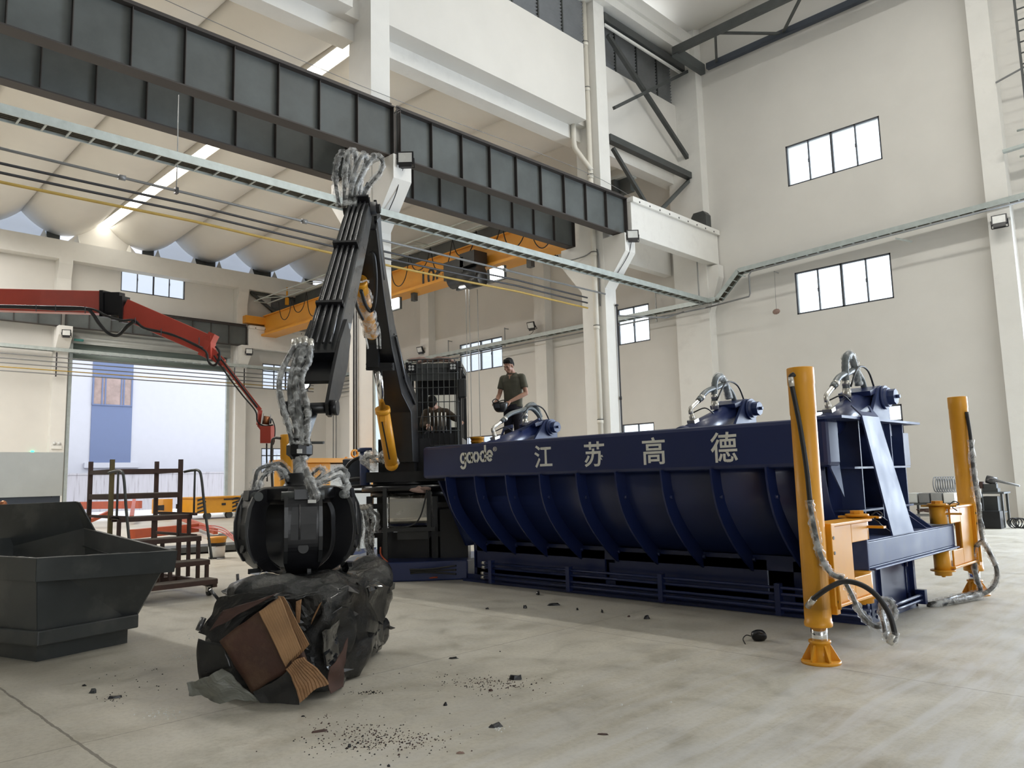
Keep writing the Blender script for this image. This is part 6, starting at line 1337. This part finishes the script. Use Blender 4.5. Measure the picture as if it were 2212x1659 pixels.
# ------------------------------------------------------------------ background left
ct = thing('transfer_cart', 'yellow rail transfer cart with hazard stripes near the roller door', 'cart', (-36.5, 15, 0))
ya, yb_ = onX(424, 1100, -36).y, onX(524, 1100, -36).y
MB().box((-38, ya, .28), (-36, yb_, .98)).box((-38.1, ya-.05, .98), (-35.9, yb_+.05, 1.04)).build('body', 'yellow', ct)
for y in (ya+.02, yb_-.55):
    hz = MB()
    for i in range(4): hz.prism([(-35.985, y+.02, .30+.18*i), (-35.985, y+.42, .42+.18*i), (-35.985, y+.42, .50+.18*i), (-35.985, y+.02, .38+.18*i)], (.006, 0, 0))
    hz.build('hazard_stripe', 'black', ct)
MB().box((-35.99, ya+1.2, .62), (-35.975, ya+1.4, .72)).box((-35.99, ya+1.9, .55), (-35.975, ya+2.1, .70)).box((-35.99, ya+1.3, .86), (-35.975, ya+2.3, .92)).build('control_plate', 'black', ct)
for y in (ya+.6, yb_-.6): MB().cyl((-36.3, y, .15), (-36.1, y, .15), .16, n=18).build('wheel', 'steel', ct)
c2 = thing('transfer_cart', 'second yellow cart left of the striped one, partly behind the stairs', 'cart', (-38, 12.5, 0))
y0_, y1_ = onX(352, 1100, -38).y, min(onX(412, 1100, -38).y, ya-.3)
MB().box((-39.4, y0_, .28), (-38, y1_, .98)).build('body', 'craney', c2); MB().box((-37.99, y0_+.6, .5), (-37.97, y0_+.9, .72)).box((-37.99, y1_-.7, .45), (-37.97, y1_-.4, .7)).build('control_plate', 'black', c2)
for y in (y0_+.4, y1_-.4): MB().cyl((-38.4, y, .14), (-38.1, y, .14), .14, n=18).build('wheel', 'steel', c2)
def rb(pts, w, h, label, m='redd'):
    mb = MB(); mb.bars(pts, w, h); return tag(mb.build('steel_beam', m), label, 'beam')
rb([onZ(170, 1092, .62), onZ(303, 1090, .62)], .25, .42, 'long orange red steel beam behind the platform stairs')
rb([onZ(285, 1154, .22), onZ(424, 1140, .22)], .2, .26, 'orange red beam lying on the floor right of the stairs')
rb([onZ(372, 1112, .35), onZ(466, 1148, .22)], .12, .16, 'orange red beam slanting down towards the pail')
rb([onZ(195, 1125, .3), onZ(240, 1105, .6)], .12, .14, 'short orange red strut slanting behind the stairs')
rb([onZ(290, 1080, .9), onZ(284, 1118, .3)], .16, .16, 'upright orange red strut behind the stairs')
tbx = MB(); p, q_ = onZ(330, 1190, .10), onZ(525, 1178, .10); tbx.bar(p, q_, .9, .12); tag(tbx.build('steel_plate', 'steel'), 'dark flat steel plate on the floor behind the white pail', 'plate')
for i in range(3): a_ = onZ(452+22*i, 1160-4*i, .05); tag(MB().bar(a_, a_+V((.5, .35, .03)), .12, .09).build('scrap_offcut', 'pipe'), ['left', 'middle', 'right'][i]+' one of three loose grey steel offcuts behind the white pail', 'scrap', 'offcuts behind the white pail')
hs_ = MB()
for i in range(3): hs_.tube(catmull([onZ(395, 1142-2*i, .2), onZ(440, 1135+4*i, .3), onZ(480, 1140+5*i, .3), onZ(512, 1165+4*i, .1)], 5), .016, 6)
tag(hs_.build('gas_hose', 'red'), 'red gas hoses lying across the floor offcuts', 'hose')
bk = onZ(468, 1206, 0); bt = thing('pail', 'white labelled pail with yellow lid on the floor by the stairs', 'pail', bk)
hh = .45; MB().lathe([(0, 0), (.155, 0), (.175, .30), (0, .30)], bk, n=24).build('bucket', 'paper', bt); MB().lathe([(.172, .26), (.180, .26), (.182, .33), (.172, .33)], bk, n=24).build('band', 'black', bt)
MB().lathe([(0, .33), (.182, .33), (.185, .40), (.198, .40), (.198, .45), (0, .45)], bk, n=24).build('lid', 'craney', bt); MB().lathe([(.16, 0), (.165, 0), (.166, .03), (.16, .03)], bk, n=24).build('foot_ring', 'black', bt)
MB().tube(catmull([bk+RR*.185+V((0, 0, .33)), bk-FW*.22+V((0, 0, .26)), bk-RR*.185+V((0, 0, .33))], 6), .006, 5).build('bail', 'fitting', bt)
tag(MB().cyl(bk+RR*.10-FW*.25+V((0, 0, .03)), bk+RR*.25-FW*.2+V((0, 0, .03)), .03, n=10).build('pipe_offcut', 'pipe'), 'small pipe offcut lying at the foot of the white pail', 'pipe')
en = thing('machine_enclosure', 'pale grey enclosure panel with slate base at the left edge', 'enclosure', (-18, 3.5, 0))
ye = onX(137, 1000, -17.5).y; MB().box((-19, -2, 1.40), (-17.5, ye, 2.27)).build('upper_panel', 'pale', en); MB().box((-18.95, -2, 0), (-17.55, ye-.02, 1.40)).build('lower_panel', 'slate', en)
for px in (34, 111): p = onX(px, 1069, -17.54); MB().cbox(p, .01, .02, .09).build('latch', 'black', en)
gc = onX(3, 1085, -13.5); g_ = thing('gas_cylinder', 'dark gas cylinder with brass regulator at the left edge', 'cylinder', (gc.x, gc.y, 0))
MB().lathe([(0, 0), (.11, 0), (.11, 1.05), (.09, 1.14), (.04, 1.18), (0, 1.18)], (gc.x, gc.y, 0), n=20).build('bottle', 'green', g_); MB().cyl((gc.x, gc.y, 1.16), (gc.x, gc.y, 1.27), .03).cyl((gc.x, gc.y, 1.24), (gc.x+.08, gc.y+.06, 1.30), .03).ell((gc.x+.02, gc.y+.02, 1.33), .05, .05, .05).build('regulator', 'copper', g_)
el = thing('emergency_light', 'small white twin emergency light on the pilaster left of the roller door', 'light', onX(122, 962, -40.5)); p = onX(122, 966, -40.54)
MB().cbox(p, .06, .42, .16).build('case', 'white', el)
for s in (-.1, .1): MB().lathe([(0, 0), (.07, 0), (.08, .05), (0, .06)], p+V((0, s, .17)), (1, 0, .1), 14).build('lamp_head', 'lens', el)
p = onX(70, 977, -40.97); tag(MB().cbox(p, .06, .12, .14).build('exit_indicator', 'ledgreen'), 'tiny green indicator light on the far wall at the left', 'light')
tag(MB().bars([onX(104, 955, -40.9), onX(105, 948, -40.9), onX(107, 950, -40.9), onX(108, 962, -40.9)], .05, .05).build('wall_hook', 'pipek'), 'small dark hook of cable on the far wall beside the emergency light', 'hook')
wr = MB(); 
for i in range(7): a_ = onX(507+5*i, 1085-6*math.sin(i*.5), -39.5); wr.ell((a_.x, a_.y, max(.38, a_.z-.3)), .3, .3, .4, 8, 6)
tag(wr.build('plastic_bundle', 'film2'), 'heap of clear plastic sheeting beside the roller door', 'plastic')
# ------------------------------------------------------------------ back right: bench with vice, crates, coils
wb = thing('work_bench', 'black welded bench stand with a bench vice near the end wall', 'bench', (-5.4, 22.2, 0))
bx, by = -5.62, 22.35
for dx in (-.28, .28):
    for dy in (-.25, .25): MB().bar((bx+dx+.27, by+dy, 0), (bx+dx+.27, by+dy, .82), .05, .05).build('leg', 'steel', wb)
MB().box((bx-.08, by-.32, .82), (bx+.62, by+.32, .86)).build('bench_top', 'steel', wb); MB().box((bx-.0, by-.27, .35), (bx+.54, by+.27, .38)).box((bx+.1, by-.1, .38), (bx+.42, by+.2, .75)).build('shelf', 'steel', wb)
vc = thing('vice', 'grey bench vice with long handle on the black bench stand', 'vice', (bx+.27, by, .86))
MB().box((bx+.10, by-.12, .86), (bx+.45, by+.12, .95)).box((bx+.13, by-.08, .95), (bx+.42, by+.08, 1.06)).build('vice_base', 'steel', vc); MB().box((bx-.02, by-.10, .95), (bx+.12, by+.10, 1.12)).build('vice_jaw', 'rust', vc)
MB().cyl((bx+.2, by, 1.18), (bx+.42, by, 1.12), .10, n=16).build('vice_body', 'sidegrey', vc); MB().cyl((bx+.3, by-.05, 1.18), (bx+.92, by-.1, 1.0), .04, .025, n=10).build('vice_handle', 'pipe', vc)
tag(MB().box((-5.60, 21.55, 0), (-5.02, 21.85, .42)).build('tool_box', 'black'), 'black box on the floor in front of the bench stand', 'box')
cl_ = MB()
for i in range(5): cl_.tube([V((-4.85+.05*i, 21.95+.1*math.sin(i), .12))+V((.12*math.cos(a*PI/8), .05*math.sin(a*PI/4), .12*math.sin(a*PI/8))) for a in range(17)], .014, 5)
tag(cl_.build('chain_heap', 'rubber'), 'black cable heap beside the black box on the floor', 'cable')
tag(MB().box((-5.0, 24.3, 0), (-4.6, 24.6, .32)).build('floor_duct', 'pale'), 'low pale duct box at the foot of the right hand pilaster', 'box')
tb2 = thing('side_table', 'low dark steel table with crates behind the far jack', 'table', (-7.0, 22.6, 0))
x0_, x1_ = onY(1955, 1085, 22.4).x, onY(2062, 1085, 22.4).x; zt_ = onY(2000, 1087, 22.4).z
MB().box((x0_, 22.4, zt_-.05), (x1_, 23.3, zt_)).build('table_top', 'steel', tb2)
for x in (x0_+.05, x1_-.05):
    for y in (22.45, 23.25): MB().bar((x, y, 0), (x, y, zt_-.05), .05, .05).build('leg', 'steel', tb2)
MB().box((x0_+.05, 22.45, .22), (x1_-.05, 23.2, .25)).build('shelf', 'galvdark', tb2)
xs_ = [x0_+(x1_-x0_)*k/4 for k in range(5)]
for i in range(4): tag(MB().box((xs_[i]+.02, 22.5, zt_+.002), (xs_[i+1]-.02, 23.0, zt_+.26)).build('crate', ['pale', 'pipe', 'galvdark', 'white'][i], None, bevel=.01), ['pale', 'mid grey', 'dull metal', 'white'][i]+' crate on the low table behind the far jack, '+['leftmost of the row', 'second in the row', 'third in the row', 'rightmost of the row'][i], 'crate', 'crates on the low table')
co = MB(); cc = V((x1_-.28, 22.8, zt_+.262+.22))
for i in range(9): co.tube([cc+V((-.25+.06*i, .20*math.cos(a*PI/8), .20*math.sin(a*PI/8))) for a in range(17)], .014, 5)
tag(co.build('hose_coil', 'pipe'), 'coil of grey spiral hose on top of the crates', 'coil')
cw = MB(); rr_ = random.Random(3)
for i in range(10): c_ = V((x0_+.55+rr_.uniform(-.15, .15), 22.8, .26)); cw.tube([c_+V((.25*math.cos(a*PI/8)+rr_.uniform(-.02, .02), .2*math.sin(a*PI/8), .06+.08*abs(math.sin(a*PI/8+i)))) for a in range(17)], .011, 5)
tag(cw.build('wire_coil', 'rag'), 'tangled wire coil on the shelf under the crates', 'coil')
# ------------------------------------------------------------------ floor bits
ms = onZ(1640, 1384, 0); mo = thing('scrap_lump', 'black scrap lump with a bent wire tail on the floor near the front jack', 'scrap', ms)
ml = MB(); 
def mf(u, v):
    a = 2*PI*u; t = PI*v; p = V((.075*math.sin(t)*math.cos(a), .058*math.sin(t)*math.sin(a), .052*math.cos(t))); p += crumple(p*6, 3, .014); return ms+RR*p.x+V((FW.x, FW.y, 0))*p.y+V((0, 0, max(.0, p.z+.045)))
ml.grid(mf, 16, 10).build('lump', 'black', mo); MB().tube(catmull([onZ(1622, 1374, .05), onZ(1612, 1372, .06), onZ(1605, 1380, .03), onZ(1610, 1391, .004)], 5), .005, 5).build('wire', 'rubber', mo)
rd = random.Random(5)
def bit(px, py, wpx_, hpx, m, label, cat='scrap', ang=0, grp='scraps on the floor'):
    p = onZ(px, py, 0); d = (p-CP).dot(FW); w = wpx_*d/FPX; h = hpx*d/FPX; mb = MB(); n = 7; ring_ = []
    ux = V((RR.x, RR.y, 0)).normalized(); uy = V((FW.x, FW.y, 0)).normalized(); ux, uy = ux*math.cos(ang)+uy*math.sin(ang), uy*math.cos(ang)-ux*math.sin(ang)
    for j, z in enumerate((.001, h*.8)):
        for i in range(n): a = 2*PI*i/n; r = rd.uniform(.7, 1.1)*(1 if j == 0 else .75); ring_.append(p+ux*(w/2*r*math.cos(a))+uy*(max(h, w*.25)*.6*r*math.sin(a))+V((0, 0, z*(1 if j == 0 else rd.uniform(.5, 1.3)))))
    mb.add(ring_, [tuple(range(n))[::-1], tuple(range(n, 2*n))]+[(i, (i+1) % n, n+(i+1) % n, n+i) for i in range(n)])
    return tag(mb.build('floor_scrap', m), label, cat, grp)
bit(1162, 1285, 9, 9, 'black', 'small black cube scrap nearest the baler foot'); bit(1197, 1308, 36, 5, 'black', 'long thin dark splinter lying in front of the baler', ang=.15)
bit(1134, 1314, 11, 7, 'blackg', 'dark crumb left of the long splinter'); bit(1247, 1318, 6, 5, 'black', 'tiny black crumb right of the long splinter'); bit(1301, 1323, 6, 8, 'black', 'small upright black chip below the middle of the baler')
bit(1397, 1337, 15, 8, 'black', 'flat black chip below the third character of the lettering'); bit(1052, 1316, 8, 4, 'black', 'small dark chip at the left edge of the baler shadow'); bit(1358, 1333, 7, 4, 'rust', 'brownish crumb beside the flat black chip')
bit(1114, 1468, 32, 10, 'black', 'curled black piece beside the dirt patch in the middle of the floor'); bit(962, 1524, 10, 8, 'black', 'black nut shaped crumb on the open floor right of the bale'); bit(1060, 1493, 12, 6, 'rust', 'brown crumb in the dirt patch')
bit(1070, 1571, 32, 10, 'sidegrey', 'grey glittering crumbs clump at the lower middle', ang=.1); bit(201, 1497, 17, 9, 'raw', 'grey stone like lump on the floor below the hopper'); bit(248, 1508, 34, 8, 'black', 'scattered black flake clump left of the bale', ang=.5)
bit(182, 1482, 12, 4, 'black', 'small dark flake above the grey lump'); bit(994, 1628, 20, 5, 'rag', 'flat brown bit at the bottom middle of the floor'); bit(1302, 1587, 26, 3, 'rust', 'thin brown stick on the bare floor', ang=-.3); bit(980, 1423, 26, 5, 'blackg', 'dark flaky streak on the floor right of the bale'); bit(755, 1614, 10, 8, 'black', 'black crumb in the lower dirt patch'); bit(840, 1656, 9, 6, 'black', 'black crumb at the very bottom edge'); bit(690, 1581, 44, 4, 'rust', 'rusty flake streak at the left of the lower dirt patch', ang=.4); bit(655, 1548, 10, 4, 'black', 'black chip just below the bale')
for nm, m, seeds in (('dirt_crumbs', 'rust', ((850, 1600, 130, 28, 260), (1060, 1477, 75, 14, 120), (760, 1575, 120, 40, 90), (1130, 1480, 80, 20, 40))), ('black_crumbs', 'black', ((800, 1602, 150, 40, 150), (1050, 1475, 100, 25, 70), (900, 1480, 250, 60, 40), (240, 1508, 40, 10, 30), (330, 1460, 150, 40, 30), (790, 1497, 45, 4, 40))), ('glass_crumbs', 'paper', ((440, 1380, 40, 20, 50), (345, 1543, 40, 12, 40), (410, 1420, 60, 12, 30), (1075, 1572, 18, 8, 30), (1350, 1500, 250, 100, 20)))):
    mb = MB()
    for cx_, cy_, sx_, sy_, n in seeds:
        for i in range(n):
            p = onZ(rd.gauss(cx_, sx_*.5), min(1700, rd.gauss(cy_, sy_*.5)), 0); r = rd.uniform(.002, .006)*(1.5 if rd.random() < .1 else 1)
            e = [p+V((rd.uniform(-r, r), rd.uniform(-r, r), 0)) for _ in range(3)]; t_ = p+V((0, 0, r*1.2)); mb.add([p+V((-r, -r, 0)), p+V((r, -r*.6, 0)), p+V((0, r, 0)), t_], [(0, 1, 3), (1, 2, 3), (2, 0, 3), (0, 2, 1)])
    tag(mb.build(nm, m), {'dirt_crumbs': 'brown dirt crumbs scattered over the floor in patches', 'black_crumbs': 'tiny black crumbs scattered over the floor around the bale', 'glass_crumbs': 'glittering glass crumbs scattered left of the bale'}[nm], 'crumbs', kind='stuff')
